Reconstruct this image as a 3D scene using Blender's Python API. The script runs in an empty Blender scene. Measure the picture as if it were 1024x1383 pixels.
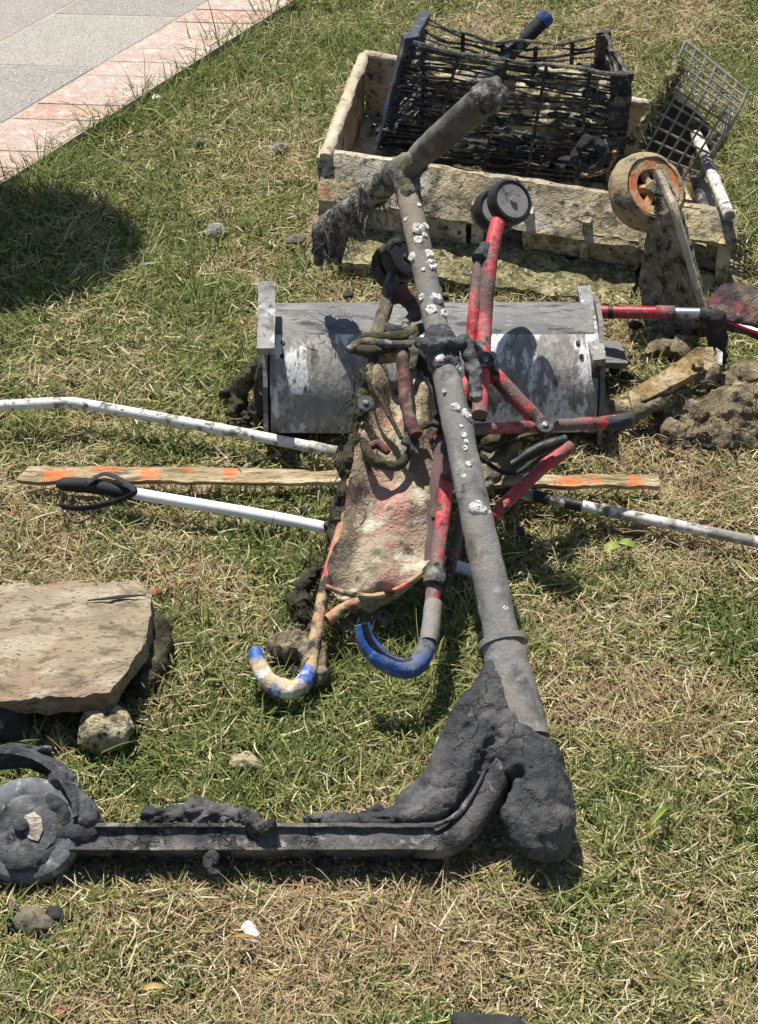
import bpy, bmesh, math, random
import numpy as np
from mathutils import Vector, Matrix

# ------------------------------------------------------------------ camera, sky, sun, exposure
SC = bpy.context.scene
COL = SC.collection
CAM_H, PITCH, VFOV = 1.75, math.radians(38.0), math.radians(30.0)
cam_data = bpy.data.cameras.new('camera')
cam = bpy.data.objects.new('camera', cam_data); COL.objects.link(cam)
cam.location = (0, 0, CAM_H)
cam.rotation_euler = (math.pi / 2 - PITCH, 0, 0)
cam_data.sensor_fit = 'VERTICAL'
cam_data.angle = VFOV
cam_data.clip_end = 2000
SC.camera = cam

SUN_EL = math.radians(65)
SH = Vector((0.40, -0.92)).normalized()          # direction the shadows fall on the ground
world = bpy.data.worlds.new('World'); SC.world = world; world.use_nodes = True
wn = world.node_tree
sky = wn.nodes.new('ShaderNodeTexSky'); sky.sky_type = 'NISHITA'; sky.sun_disc = False
sky.sun_elevation = SUN_EL; sky.sun_rotation = math.atan2(-SH.x, -SH.y)
bgn = wn.nodes['Background']; bgn.inputs['Strength'].default_value = 0.07
wn.links.new(sky.outputs['Color'], bgn.inputs['Color'])
sl = bpy.data.lights.new('sun', 'SUN'); sl.energy = 4.8; sl.angle = math.radians(0.53); sl.color = (1, 0.955, 0.88)
sun = bpy.data.objects.new('sun', sl); COL.objects.link(sun)
ld = Vector((SH.x * math.cos(SUN_EL), SH.y * math.cos(SUN_EL), -math.sin(SUN_EL)))
sun.rotation_euler = ld.to_track_quat('-Z', 'Y').to_euler(); sun.location = (-2, 3, 5)
SC.view_settings.view_transform = 'Standard'; SC.view_settings.look = 'None'
SC.view_settings.exposure = 0.62; SC.view_settings.gamma = 1.0
SC.cycles.use_denoising = True
SC.cycles.max_bounces = 6; SC.cycles.diffuse_bounces = 3

# ------------------------------------------------------------------ helpers
RNG = np.random.default_rng(7)
FPX = 691.5 / math.tan(VFOV / 2)
def ray(px, py):
    a, b = (px - 512) / FPX, (691.5 - py) / FPX
    return np.array([a, math.cos(PITCH) + b * math.sin(PITCH), -math.sin(PITCH) + b * math.cos(PITCH)])
EYE = np.array([0, 0, CAM_H])
def P(px, py, z=0.0):                         # point seen at a photo pixel, at height z above the ground
    d = ray(px, py); return EYE + d * ((z - CAM_H) / d[2])
def Y(px, py, y):                             # same, at ground distance y
    d = ray(px, py); return EYE + d * (y / d[1])
def nrm(v): v = np.asarray(v, float); return v / np.linalg.norm(v)

def _hash(i, j, k, s):
    h = (i * 374761393 + j * 668265263 + k * 2147483647 + s * 974634533) & 0xffffffff
    h = ((h ^ (h >> 13)) * 1274126177) & 0xffffffff
    h = ((h ^ (h >> 16)) * 2246822519) & 0xffffffff
    return ((h ^ (h >> 15)) & 0xffffff) / 16777215.0
def vnoise(p, seed=0):
    p = np.asarray(p, float); f0 = np.floor(p); f = p - f0; i = f0.astype(np.int64)
    f = f * f * (3 - 2 * f); r = 0
    for a in (0, 1):
        for b in (0, 1):
            for c in (0, 1):
                w = (f[:, 0] if a else 1 - f[:, 0]) * (f[:, 1] if b else 1 - f[:, 1]) * (f[:, 2] if c else 1 - f[:, 2])
                r = r + w * _hash(i[:, 0] + a, i[:, 1] + b, i[:, 2] + c, seed)
    return r
def fbm(p, scale, seed=0, octaves=3):
    r = 0; a = 1; t = 0; p = np.asarray(p, float) * scale
    for o in range(octaves):
        r = r + a * vnoise(p + 17.3 * o, seed + o); t += a; a *= 0.5; p = p * 2.03
    return r / t
def fbm2(x, y, scale, seed=0, octaves=3): return fbm(np.stack([x, y, 0 * x], 1), scale, seed, octaves)
def warp(g, amp, scale, seed=0, octaves=3):
    V, F = g; V = np.asarray(V, float)
    o = np.stack([fbm(V + 31 * k, scale, seed + 9 * k, octaves) for k in range(3)], 1)
    return V + amp * 2 * (o - 0.5), F
def join(*gs):
    Vs, Fs, n = [], [], 0
    for V, F in gs:
        V = np.asarray(V, float); Vs.append(V); Fs += [tuple(i + n for i in f) for f in F]; n += len(V)
    return np.concatenate(Vs), Fs

def catmull(pts, n):
    pts = np.asarray(pts, float)
    if len(pts) == 2: return pts[0] + (pts[1] - pts[0]) * np.linspace(0, 1, n)[:, None]
    q = np.vstack([2 * pts[0] - pts[1], pts, 2 * pts[-1] - pts[-2]]); out = []
    for t in np.linspace(0, len(pts) - 1, n):
        i = min(int(t), len(pts) - 2); u = t - i; a, b, c, d = q[i:i + 4]
        out.append(0.5 * (2 * b + (c - a) * u + (2 * a - 5 * b + 4 * c - d) * u * u + (3 * b - a - 3 * c + d) * u ** 3))
    return np.array(out)
def tube(pts, r, n=None, seg=12, amp=0, scale=60, seed=0, flat=None, cap=True):
    """sweep a round (or flattened) section along a smooth path; r one radius or one per control point"""
    pts = np.asarray(pts, float)
    if n is None: n = 2 if len(pts) == 2 and not amp else max(8, len(pts) * 6)
    c = catmull(pts, n)
    rr = np.full(n, r, float) if np.isscalar(r) else np.interp(np.linspace(0, 1, n), np.linspace(0, 1, len(r)), r)
    T = np.gradient(c, axis=0); T /= np.linalg.norm(T, axis=1)[:, None] + 1e-12
    u = np.cross(T[0], [0, 0, 1.0]);
    if np.linalg.norm(u) < 1e-3: u = np.cross(T[0], [1.0, 0, 0])
    u = nrm(u); V = []; F = []
    for i in range(n):
        u = nrm(u - T[i] * np.dot(u, T[i])); w = np.cross(T[i], u)
        for k in range(seg):
            a = 2 * math.pi * k / seg; ca, sa = math.cos(a), math.sin(a)
            if flat: ca *= flat[0]; sa *= flat[1]
            V.append(c[i] + rr[i] * (ca * u + sa * w))
        if i:
            for k in range(seg):
                k2 = (k + 1) % seg; F.append(((i - 1) * seg + k, (i - 1) * seg + k2, i * seg + k2, i * seg + k))
    if cap:
        F.append(tuple(range(seg - 1, -1, -1))); F.append(tuple((n - 1) * seg + k for k in range(seg)))
    V = np.array(V)
    if amp:
        ctr = np.repeat(c, seg, axis=0); d = V - ctr; L = np.linalg.norm(d, axis=1)[:, None] + 1e-9
        V = V + d / L * (amp * 2 * (fbm(V, scale, seed) - 0.5))[:, None]
    return V, F
def frame(axis, ref=(0, 0, 1.0)):
    a = nrm(axis); u = np.cross(ref, a)
    if np.linalg.norm(u) < 1e-3: u = np.cross((1.0, 0, 0), a)
    u = nrm(u); return u, np.cross(a, u), a
def lathe(profile, center, axis, seg=32, closed=True):
    """profile: list of (radius, height along axis); closed loop by default"""
    u, w, a = frame(axis); c = np.asarray(center, float); V = []; F = []; m = len(profile)
    for k in range(seg):
        t = 2 * math.pi * k / seg; d = math.cos(t) * u + math.sin(t) * w
        for (r, h) in profile: V.append(c + d * r + a * h)
    for k in range(seg):
        k2 = (k + 1) % seg
        for j in range(m if closed else m - 1):
            j2 = (j + 1) % m; F.append((k * m + j, k2 * m + j, k2 * m + j2, k * m + j2))
    return np.array(V), F
def disc(r, h, center, axis, seg=32, bev=0.15):
    b = bev * min(r, h)
    return lathe([(1e-4, -h / 2), (r - b, -h / 2), (r, -h / 2 + b), (r, h / 2 - b), (r - b, h / 2), (1e-4, h / 2)], center, axis, seg, False)
def tyre(R, w, center, axis, seg=40, inner=0.62):
    prof = [(R * inner, -w * .42), (R * .8, -w * .5), (R * .94, -w * .38), (R, -w * .14), (R, w * .14), (R * .94, w * .38), (R * .8, w * .5), (R * inner, w * .42)]
    return lathe(prof, center, axis, seg)
def slab(c00, c10, c11, c01, th, nu=1, nv=1, holes=()):
    """box between a bilinear face and its copy moved by th (vector, or thickness along the normal); holes: (u0,u1,v0,v1)"""
    c00, c10, c11, c01 = [np.asarray(c, float) for c in (c00, c10, c11, c01)]
    if np.isscalar(th): th = nrm(np.cross(c10 - c00, c01 - c00)) * -th
    th = np.asarray(th, float)
    V = []; idx = lambda i, j, s: (i * (nv + 1) + j) * 2 + s
    for i in range(nu + 1):
        for j in range(nv + 1):
            u, v = i / nu, j / nv
            p = (1 - u) * (1 - v) * c00 + u * (1 - v) * c10 + u * v * c11 + (1 - u) * v * c01
            V += [p, p + th]
    keep = np.ones((nu + 2, nv + 2), bool); keep[0] = keep[-1] = False; keep[:, 0] = keep[:, -1] = False
    for (a, b, c, d) in holes:
        for i in range(nu):
            for j in range(nv):
                if a <= (i + .5) / nu <= b and c <= (j + .5) / nv <= d: keep[i + 1, j + 1] = False
    F = []
    for i in range(nu):
        for j in range(nv):
            if not keep[i + 1, j + 1]: continue
            a, b, c, d = (i, j), (i + 1, j), (i + 1, j + 1), (i, j + 1)
            F.append(tuple(idx(*q, 0) for q in (a, b, c, d))); F.append(tuple(idx(*q, 1) for q in (d, c, b, a)))
            for (di, dj, p, q) in ((0, -1, a, b), (1, 0, b, c), (0, 1, c, d), (-1, 0, d, a)):
                if not keep[i + 1 + di, j + 1 + dj]: F.append((idx(*q, 0), idx(*p, 0), idx(*p, 1), idx(*q, 1)))
    return np.array(V), F
def box(center, u, v, w, su, sv, sw, n=(1, 1)):
    c = np.asarray(center, float); u, v, w = nrm(u) * su / 2, nrm(v) * sv / 2, nrm(w) * sw / 2
    return slab(c - u - v - w, c + u - v - w, c + u + v - w, c - u + v - w, 2 * w, n[0], n[1])
def prism(poly, th):
    poly = np.asarray(poly, float); n = len(poly); th = np.asarray(th, float)
    V = np.concatenate([poly, poly + th])
    F = [tuple(range(n)), tuple(range(2 * n - 1, n - 1, -1))] + [((i + 1) % n, i, n + i, n + (i + 1) % n) for i in range(n)]
    return V, F
def ico(center, radii, sub=3, amp=0.0, scale=30, seed=0, rot=0.0, flatten=None):
    bm = bmesh.new(); bmesh.ops.create_icosphere(bm, subdivisions=sub, radius=1)
    V = np.array([v.co[:] for v in bm.verts]); F = [tuple(v.index for v in f.verts) for f in bm.faces]; bm.free()
    radii = np.asarray(radii, float) * np.ones(3); V = V * radii
    if amp:
        N = V / (np.linalg.norm(V, axis=1)[:, None] + 1e-9)
        V = V + N * (amp * 2 * (fbm(V + seed * 3.7, scale, seed, 4) - .5))[:, None]
    if flatten is not None: V[:, 2] = np.maximum(V[:, 2], flatten)
    c, s = math.cos(rot), math.sin(rot)
    V = np.stack([V[:, 0] * c - V[:, 1] * s, V[:, 0] * s + V[:, 1] * c, V[:, 2]], 1)
    return V + np.asarray(center, float), F
def clay(chains, voxel=0.006, disp=((0.006, 40), (0.003, 110)), seed=0, smooth=4, squash=None):
    """lump of mud: chains of (point, radius) fused by a voxel remesh, then roughened along the normals"""
    bm = bmesh.new()
    for ch in chains:
        pts = np.array([c[0] for c in ch], float); rs = np.array([c[1] for c in ch], float)
        for i in range(len(ch)):
            a = pts[i]; b = pts[min(i + 1, len(ch) - 1)]
            L = np.linalg.norm(b - a); steps = max(1, int(L / (0.45 * max(1e-4, min(rs[i], rs[min(i + 1, len(ch) - 1)])))))
            for k in range(steps):
                t = k / steps; r = rs[i] * (1 - t) + rs[min(i + 1, len(ch) - 1)] * t
                bmesh.ops.create_icosphere(bm, subdivisions=2, radius=r, matrix=Matrix.Translation(Vector(a + (b - a) * t)))
    me = bpy.data.meshes.new('tmp'); bm.to_mesh(me); bm.free()
    o = bpy.data.objects.new('tmp', me); COL.objects.link(o)
    m = o.modifiers.new('r', 'REMESH'); m.mode = 'VOXEL'; m.voxel_size = voxel
    s = o.modifiers.new('s', 'SMOOTH'); s.factor = 0.5; s.iterations = smooth
    dg = bpy.context.evaluated_depsgraph_get(); ev = o.evaluated_get(dg); m2 = ev.to_mesh()
    nv = len(m2.vertices); V = np.empty(nv * 3); m2.vertices.foreach_get('co', V); V = V.reshape(-1, 3).copy()
    N = np.empty(nv * 3); m2.vertices.foreach_get('normal', N); N = N.reshape(-1, 3)
    F = [tuple(p.vertices) for p in m2.polygons]
    ev.to_mesh_clear(); bpy.data.objects.remove(o); bpy.data.meshes.remove(me)
    for k, (amp, sc) in enumerate(disp):
        V = V + N * (amp * 2 * (fbm(V, sc, seed + 5 * k, 3) - 0.5))[:, None]
    return V, F
def crack(g, amount, scale, seed=0, width=0.06):
    """press thin meandering cracks into a surface (towards its centroid line)"""
    V, F = g; me = bpy.data.meshes.new('tmp'); me.from_pydata(V.tolist(), [], F); me.update()
    N = np.empty(len(V) * 3); me.vertices.foreach_get('normal', N); N = N.reshape(-1, 3); bpy.data.meshes.remove(me)
    n = np.abs(fbm(V, scale, seed, 2) - 0.5)
    return V - N * (amount * np.clip(1 - n / width, 0, 1) ** 1.5)[:, None], F

BASE = {}
def mk(name, g, mat, parent=None, label=None, cat=None, group=None, kind=None, smooth=True, angle=40, base=None):
    V, F = g; V = np.asarray(V, float)
    me = bpy.data.meshes.new(name)
    if parent is not None: b = BASE[parent.name]
    elif base is not None: b = np.asarray(base, float)
    else: b = np.array([V[:, 0].mean(), V[:, 1].mean(), V[:, 2].min()])
    me.from_pydata((V - b).tolist(), [], F); me.update()
    bm = bmesh.new(); bm.from_mesh(me); bmesh.ops.recalc_face_normals(bm, faces=bm.faces); bm.to_mesh(me); bm.free()
    if smooth:
        me.shade_smooth(); me.set_sharp_from_angle(angle=math.radians(angle))
    me.materials.append(mat)
    o = bpy.data.objects.new(name, me); COL.objects.link(o)
    if parent is not None: o.parent = parent
    else: o.location = b
    BASE[o.name] = b
    tag(o, label, cat, group, kind); return o
def tag(o, label=None, cat=None, group=None, kind=None):
    if label: o['label'] = label
    if cat: o['category'] = cat
    if group: o['group'] = group
    if kind: o['kind'] = kind
def thing(name, base, label, cat, group=None):
    o = bpy.data.objects.new(name, None); COL.objects.link(o); o.empty_display_size = 0.05
    o.location = base; BASE[o.name] = np.asarray(base, float); tag(o, label, cat, group); return o

# ------------------------------------------------------------------ materials
def srgb(r, g, b):
    f = lambda c: ((c / 255 + 0.055) / 1.055) ** 2.4 if c / 255 > 0.04045 else c / 255 / 12.92
    return (f(r), f(g), f(b), 1)
def M(name, c1, c2, scale=20, layers=(), rough=0.85, bumps=((60, 0.002),), metal=0.0, spec=0.35, seed=0.0, cracks=None, stretch=None):
    """two-tone base plus layers (colour, noise scale, threshold, softness[, roughness]) and noise relief, in object space"""
    m = bpy.data.materials.new(name); m.use_nodes = True; nt = m.node_tree; N = nt.nodes; L = nt.links
    bs = N['Principled BSDF']; tc = N.new('ShaderNodeTexCoord'); co = tc.outputs['Object']
    if stretch:
        mp = N.new('ShaderNodeMapping'); mp.inputs['Scale'].default_value = stretch[:3]
        if len(stretch) > 3: mp.inputs['Rotation'].default_value = stretch[3]
        L.new(co, mp.inputs['Vector']); co = mp.outputs['Vector']
    def noise(sc, sd, det=6, rg=0.6):
        n = N.new('ShaderNodeTexNoise'); n.noise_dimensions = '4D'; n.inputs['Scale'].default_value = sc
        n.inputs['Detail'].default_value = det; n.inputs['Roughness'].default_value = rg; n.inputs['W'].default_value = sd
        L.new(co, n.inputs['Vector']); return n.outputs['Fac']
    def ramp(src, lo, hi):
        r = N.new('ShaderNodeMapRange'); r.inputs['From Min'].default_value = lo; r.inputs['From Max'].default_value = hi
        L.new(src, r.inputs['Value']); return r.outputs['Result']
    def mix(f, a, b):
        x = N.new('ShaderNodeMix'); x.data_type = 'RGBA'; L.new(f, x.inputs['Factor'])
        for s, v in ((x.inputs['A'], a), (x.inputs['B'], b)):
            if isinstance(v, tuple): s.default_value = v
            else: L.new(v, s)
        return x.outputs['Result']
    col = mix(ramp(noise(scale, seed), 0.36, 0.64), c1, c2); rg = None
    for k, ly in enumerate(layers):
        f = ramp(noise(ly[1], seed + 3.1 * (k + 1)), ly[2] - ly[3], ly[2] + ly[3])
        col = mix(f, col, ly[0])
        if len(ly) > 4:
            x = N.new('ShaderNodeMix'); L.new(f, x.inputs['Factor'])
            if rg is None: x.inputs['A'].default_value = rough
            else: L.new(rg, x.inputs['A'])
            x.inputs['B'].default_value = ly[4]; rg = x.outputs['Result']
    crk = None
    if cracks:                                   # (cell scale, width, depth, colour): wandering drying cracks
        w1 = N.new('ShaderNodeTexNoise'); w1.inputs['Scale'].default_value = cracks[0] * 1.3; w1.inputs['Detail'].default_value = 4; L.new(co, w1.inputs['Vector'])
        mv = N.new('ShaderNodeMix'); mv.data_type = 'VECTOR'; mv.inputs[0].default_value = 0.05; L.new(co, mv.inputs[4]); L.new(w1.outputs['Color'], mv.inputs[5])
        vo = N.new('ShaderNodeTexVoronoi'); vo.feature = 'DISTANCE_TO_EDGE'; vo.inputs['Scale'].default_value = cracks[0]; L.new(mv.outputs[1], vo.inputs['Vector'])
        e = ramp(vo.outputs['Distance'], cracks[1], 0.0); k = ramp(noise(cracks[0] * .45, seed + 77), .46, .56)
        mu = N.new('ShaderNodeMath'); mu.operation = 'MULTIPLY'; L.new(e, mu.inputs[0]); L.new(k, mu.inputs[1]); crk = mu.outputs[0]
    L.new(col, bs.inputs['Base Color'])
    if rg is None: bs.inputs['Roughness'].default_value = rough
    else: L.new(rg, bs.inputs['Roughness'])
    bs.inputs['Metallic'].default_value = metal; bs.inputs['Specular IOR Level'].default_value = spec
    nrm_ = None
    for k, (sc, dist) in enumerate(bumps):
        b = N.new('ShaderNodeBump'); b.inputs['Strength'].default_value = 1.0; b.inputs['Distance'].default_value = dist
        L.new(noise(sc, seed + 50 + k, 4), b.inputs['Height'])
        if nrm_ is not None: L.new(nrm_, b.inputs['Normal'])
        nrm_ = b.outputs['Normal']
    if crk is not None:
        b = N.new('ShaderNodeBump'); b.invert = True; b.inputs['Distance'].default_value = cracks[2]; L.new(crk, b.inputs['Height'])
        if nrm_ is not None: L.new(nrm_, b.inputs['Normal'])
        nrm_ = b.outputs['Normal']
    if nrm_ is not None: L.new(nrm_, bs.inputs['Normal'])
    return m

DARK, WET = srgb(66, 66, 68), srgb(34, 35, 38)
GREYMUD, PALEMUD = srgb(98, 96, 93), srgb(142, 138, 130)
m_mud = M('dark_mud', srgb(50, 51, 53), srgb(64, 65, 66), 12, [(srgb(94, 93, 91), 8, .57, .05), (srgb(32, 33, 35), 22, .58, .06), (srgb(92, 89, 84), 70, .63, .05)], 0.72, ((22, .003), (80, .003), (260, .0022), (600, .001)), spec=.32, cracks=(22, .028, .0028))
m_mud_tube = M('muddy_tube', srgb(132, 130, 126), srgb(112, 110, 107), 9, [(srgb(134, 121, 104), 8, .57, .08), (srgb(80, 79, 78), 20, .59, .06), (srgb(150, 147, 141), 40, .61, .06)], 0.8, ((50, .002), (220, .0012), (500, .0008)))
m_crust = M('crusted_tube', srgb(96, 94, 90), srgb(62, 61, 60), 30, [(srgb(142, 139, 131), 60, .55, .06), (srgb(98, 94, 70), 18, .58, .06), (srgb(36, 35, 34), 70, .58, .05)], 0.9, ((60, .004), (160, .003), (420, .0015)))
m_barn = M('barnacle_shell', srgb(218, 215, 207), srgb(178, 174, 166), 160, [(srgb(104, 100, 95), 240, .61, .05)], 0.85, ((400, .0015),))
m_deckmetal = M('muddy_deck_metal', srgb(92, 90, 88), srgb(68, 67, 67), 12, [(srgb(124, 115, 105), 11, .56, .06), (srgb(46, 46, 47), 20, .56, .05), (srgb(140, 136, 130), 60, .62, .05)], 0.75, ((40, .003), (160, .002), (450, .0008)), cracks=(30, .03, .004))
m_wheel = M('mud_caked_wheel', srgb(82, 83, 86), srgb(56, 57, 60), 18, [(srgb(116, 115, 114), 16, .56, .06), (srgb(34, 35, 37), 40, .57, .05), (srgb(132, 128, 120), 80, .62, .05)], 0.78, ((40, .004), (140, .0025), (420, .001)))
m_tyre = M('grey_rubber', srgb(112, 114, 118), srgb(86, 88, 92), 18, [(srgb(60, 61, 63), 26, .54, .06), (srgb(156, 155, 153), 60, .6, .05)], 0.7, ((90, .0015), (300, .001)))
m_bare = M('bare_metal', srgb(158, 147, 134), srgb(122, 112, 102), 40, [(srgb(70, 69, 68), 50, .57, .05)], 0.5, ((80, .002), (250, .001)), metal=.4)
def redpaint(name, mud, thr, seed):
    return M(name, srgb(184, 62, 66), srgb(158, 48, 54), 16, [(srgb(204, 104, 108), 34, .58, .06), (mud, 18, thr, .05, .9), (srgb(60, 56, 54), 34, thr + .08, .05, .9), (srgb(130, 118, 108), 120, .60, .04, .9)], 0.5, ((80, .0025), (260, .0012)), seed=seed)
m_red = redpaint('red_paint_muddy', srgb(110, 92, 88), .52, 0)
m_red_dirty = redpaint('red_paint_caked', srgb(98, 86, 82), .47, 7)
m_red_tan = redpaint('red_paint_crusted', srgb(176, 150, 112), .42, 11)
m_dkred = M('brown_red_metal', srgb(104, 58, 54), srgb(74, 52, 49), 22, [(srgb(110, 100, 88), 30, .55, .06), (srgb(48, 42, 38), 60, .57, .05)], 0.8, ((70, .004), (240, .002)))
m_blue = M('blue_plastic', srgb(46, 88, 164), srgb(36, 70, 138), 16, [(srgb(104, 104, 106), 18, .55, .05, .9), (srgb(48, 50, 56), 34, .58, .05, .9), (srgb(120, 140, 176), 60, .62, .05)], 0.55, ((70, .002), (260, .001)))
m_blue_cream = M('blue_plastic_crusted', srgb(200, 184, 150), srgb(170, 152, 120), 26, [(srgb(52, 92, 160), 19, .545, .03, .5), (srgb(222, 216, 204), 30, .58, .04)], 0.85, ((90, .003),))
m_fabric = M('mud_stained_fabric', srgb(178, 166, 142), srgb(154, 140, 116), 14, [(srgb(178, 132, 120), 11, .56, .07), (srgb(164, 80, 72), 16, .64, .04), (srgb(128, 118, 97), 20, .56, .06), (srgb(196, 187, 168), 34, .59, .06), (srgb(104, 94, 76), 44, .59, .05), (srgb(70, 64, 54), 26, .64, .04)], 0.95, ((26, .006), (90, .005), (300, .0025)))
m_fabric_dark = M('purple_grey_fabric', srgb(104, 84, 84), srgb(82, 68, 68), 14, [(srgb(140, 100, 98), 20, .62, .06)], 0.95, ((60, .002),))
m_weed = M('weed_and_mud', srgb(70, 66, 48), srgb(46, 44, 36), 30, [(srgb(98, 92, 66), 40, .58, .06), (srgb(36, 34, 30), 60, .6, .05)], 0.95, ((90, .005), (220, .002)))
m_weed_pale = M('dry_weed_mud', srgb(126, 113, 88), srgb(96, 86, 68), 26, [(srgb(150, 138, 110), 50, .57, .06), (srgb(60, 54, 44), 70, .57, .05), (srgb(112, 104, 92), 16, .58, .06)], 0.95, ((80, .006), (220, .003)))
m_black = M('black_plastic', srgb(34, 35, 38), srgb(24, 25, 28), 20, [(srgb(84, 84, 86), 24, .64, .05, .9)], 0.5, ((80, .001),))
m_greymudflat = M('grey_dried_mud', srgb(138, 136, 132), srgb(112, 111, 108), 24, [(srgb(64, 64, 65), 36, .58, .05), (srgb(48, 84, 150), 40, .66, .02)], 0.85, ((90, .001),))
m_white = M('white_paint_muddy', srgb(226, 224, 218), srgb(204, 200, 192), 18, [(srgb(132, 124, 112), 34, .58, .03, .9), (srgb(84, 79, 72), 24, .62, .025, .9), (srgb(96, 90, 82), 120, .62, .03, .9)], 0.5, ((90, .0012),))
m_white_dirty = M('white_paint_scraped', srgb(220, 218, 212), srgb(196, 192, 184), 18, [(srgb(134, 129, 122), 22, .53, .04, .9), (srgb(58, 57, 57), 14, .60, .03, .9), (srgb(110, 106, 100), 90, .58, .04, .9)], 0.6, ((90, .0015),))
m_white_clean = M('white_cane_paint', srgb(238, 238, 238), srgb(222, 222, 220), 12, [(srgb(150, 146, 138), 40, .68, .03, .9)], 0.35, ((90, .0004),))
m_grip = M('black_rubber', srgb(40, 41, 44), srgb(28, 28, 30), 30, [(srgb(78, 76, 72), 40, .64, .05)], 0.75, ((200, .0006),))
m_zinc = M('galvanised_sheet', srgb(144, 142, 136), srgb(120, 118, 112), 16, [(srgb(160, 157, 150), 60, .54, .06), (srgb(216, 216, 214), 10, .54, .014), (srgb(92, 88, 81), 34, .61, .03), (srgb(104, 99, 90), 150, .60, .04)], 0.75, ((40, .002), (160, .0016), (420, .0008)), spec=.35, stretch=(1.5, .7, .7))
m_zinc_dark = M('weathered_dark_sheet', srgb(112, 111, 110), srgb(92, 92, 92), 12, [(srgb(124, 122, 119), 30, .56, .06), (srgb(60, 60, 61), 50, .58, .05), (srgb(134, 131, 124), 160, .6, .05)], 0.75, ((50, .0025), (200, .0015)), stretch=(0.35, 1, 1))
m_stain = M('black_wet_mud', srgb(36, 38, 42), srgb(52, 54, 58), 18, [(srgb(120, 124, 130), 22, .62, .04)], 0.55, ((60, .002),))
m_zinc_edge = M('galvanised_bracket', srgb(146, 145, 142), srgb(118, 117, 113), 26, [(srgb(100, 98, 91), 50, .55, .06), (srgb(204, 203, 200), 34, .58, .05), (srgb(72, 70, 66), 110, .6, .05)], 0.7, ((90, .003), (260, .0015)))
m_tan = M('encrusted_tan_plastic', srgb(190, 173, 134), srgb(160, 146, 114), 16, [(srgb(160, 154, 141), 10, .53, .07), (srgb(206, 199, 182), 14, .56, .06), (srgb(176, 126, 80), 22, .65, .05), (srgb(116, 107, 87), 44, .56, .06), (srgb(78, 71, 58), 90, .60, .05)], 0.95, ((50, .008), (150, .005), (420, .002)))
m_tan_in = M('pale_cracked_plastic', srgb(206, 198, 178), srgb(180, 168, 140), 12, [(srgb(190, 128, 82), 16, .60, .04), (srgb(116, 108, 92), 26, .57, .05), (srgb(80, 74, 64), 60, .6, .05)], 0.95, ((40, .005), (150, .003), (420, .0015)))
m_moss = M('mossy_crust', srgb(146, 137, 94), srgb(116, 110, 76), 20, [(srgb(176, 166, 128), 26, .55, .06), (srgb(92, 92, 58), 44, .54, .05), (srgb(60, 56, 42), 90, .57, .05), (srgb(190, 182, 150), 140, .6, .05)], 0.95, ((60, .010), (170, .006), (420, .0025)))
m_slat = M('black_crate_plastic', srgb(48, 48, 49), srgb(32, 32, 33), 30, [(srgb(112, 103, 86), 40, .55, .05, .95), (srgb(50, 60, 82), 16, .62, .05), (srgb(140, 132, 114), 110, .62, .04, .95)], 0.6, ((90, .004), (260, .002)), spec=.35)
m_post = M('bluish_crate_plastic', srgb(52, 60, 80), srgb(40, 42, 50), 14, [(srgb(112, 108, 98), 24, .6, .06, .95), (srgb(30, 30, 32), 36, .6, .05)], 0.6, ((70, .003),))
m_wire = M('dull_steel_wire', srgb(132, 130, 122), srgb(96, 94, 88), 40, [(srgb(150, 140, 118), 60, .57, .05)], 0.7, ((120, .001),))
m_orange = M('orange_hub', srgb(200, 112, 66), srgb(182, 108, 68), 22, [(srgb(186, 160, 124), 22, .52, .05), (srgb(154, 136, 108), 50, .57, .05)], 0.85, ((90, .003),))
m_tantyre = M('mud_dried_tyre', srgb(164, 146, 112), srgb(138, 124, 98), 20, [(srgb(100, 94, 78), 30, .56, .06), (srgb(64, 60, 50), 70, .6, .05)], 0.95, ((70, .004), (200, .002)))
m_plate = M('crusted_grey_plate', srgb(140, 134, 114), srgb(108, 103, 88), 22, [(srgb(152, 146, 124), 34, .55, .06), (srgb(58, 55, 48), 46, .55, .05), (srgb(170, 164, 146), 110, .59, .05)], 0.95, ((60, .008), (170, .006), (420, .0025)))
m_plate_edge = M('bare_plate_edge', srgb(186, 176, 154), srgb(160, 148, 124), 24, [(srgb(118, 108, 90), 40, .58, .05)], 0.8, ((120, .002),))
m_rust = M('rusted_iron', srgb(160, 134, 92), srgb(134, 108, 72), 22, [(srgb(174, 158, 124), 30, .54, .06), (srgb(104, 78, 52), 44, .58, .05), (srgb(98, 92, 78), 30, .58, .05), (srgb(70, 58, 44), 120, .6, .05)], 0.95, ((80, .004), (240, .002)))
m_chrome = M('chrome_tube', srgb(176, 180, 184), srgb(148, 150, 154), 20, [(srgb(74, 72, 70), 24, .58, .05, .8)], 0.3, ((120, .0005),), metal=.7)
m_redglossy = M('glossy_red_tube', srgb(166, 44, 54), srgb(146, 36, 46), 12, [(srgb(104, 84, 78), 24, .57, .05, .9), (srgb(150, 138, 122), 120, .62, .04, .9)], 0.3, ((120, .0004),), spec=.5)
m_saddle = M('dusty_red_saddle', srgb(92, 76, 75), srgb(70, 62, 63), 18, [(srgb(142, 72, 78), 18, .61, .05), (srgb(126, 115, 96), 26, .56, .06), (srgb(54, 49, 48), 60, .6, .05)], 0.9, ((70, .004), (240, .002)))
m_lath = M('weathered_lath', srgb(168, 150, 116), srgb(142, 124, 92), 16, [(srgb(188, 174, 144), 24, .55, .06), (srgb(104, 90, 68), 40, .57, .05), (srgb(84, 76, 60), 120, .6, .05)], 0.95, ((60, .003), (220, .002)), stretch=(.5, 3, 3), seed=2.0)
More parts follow.
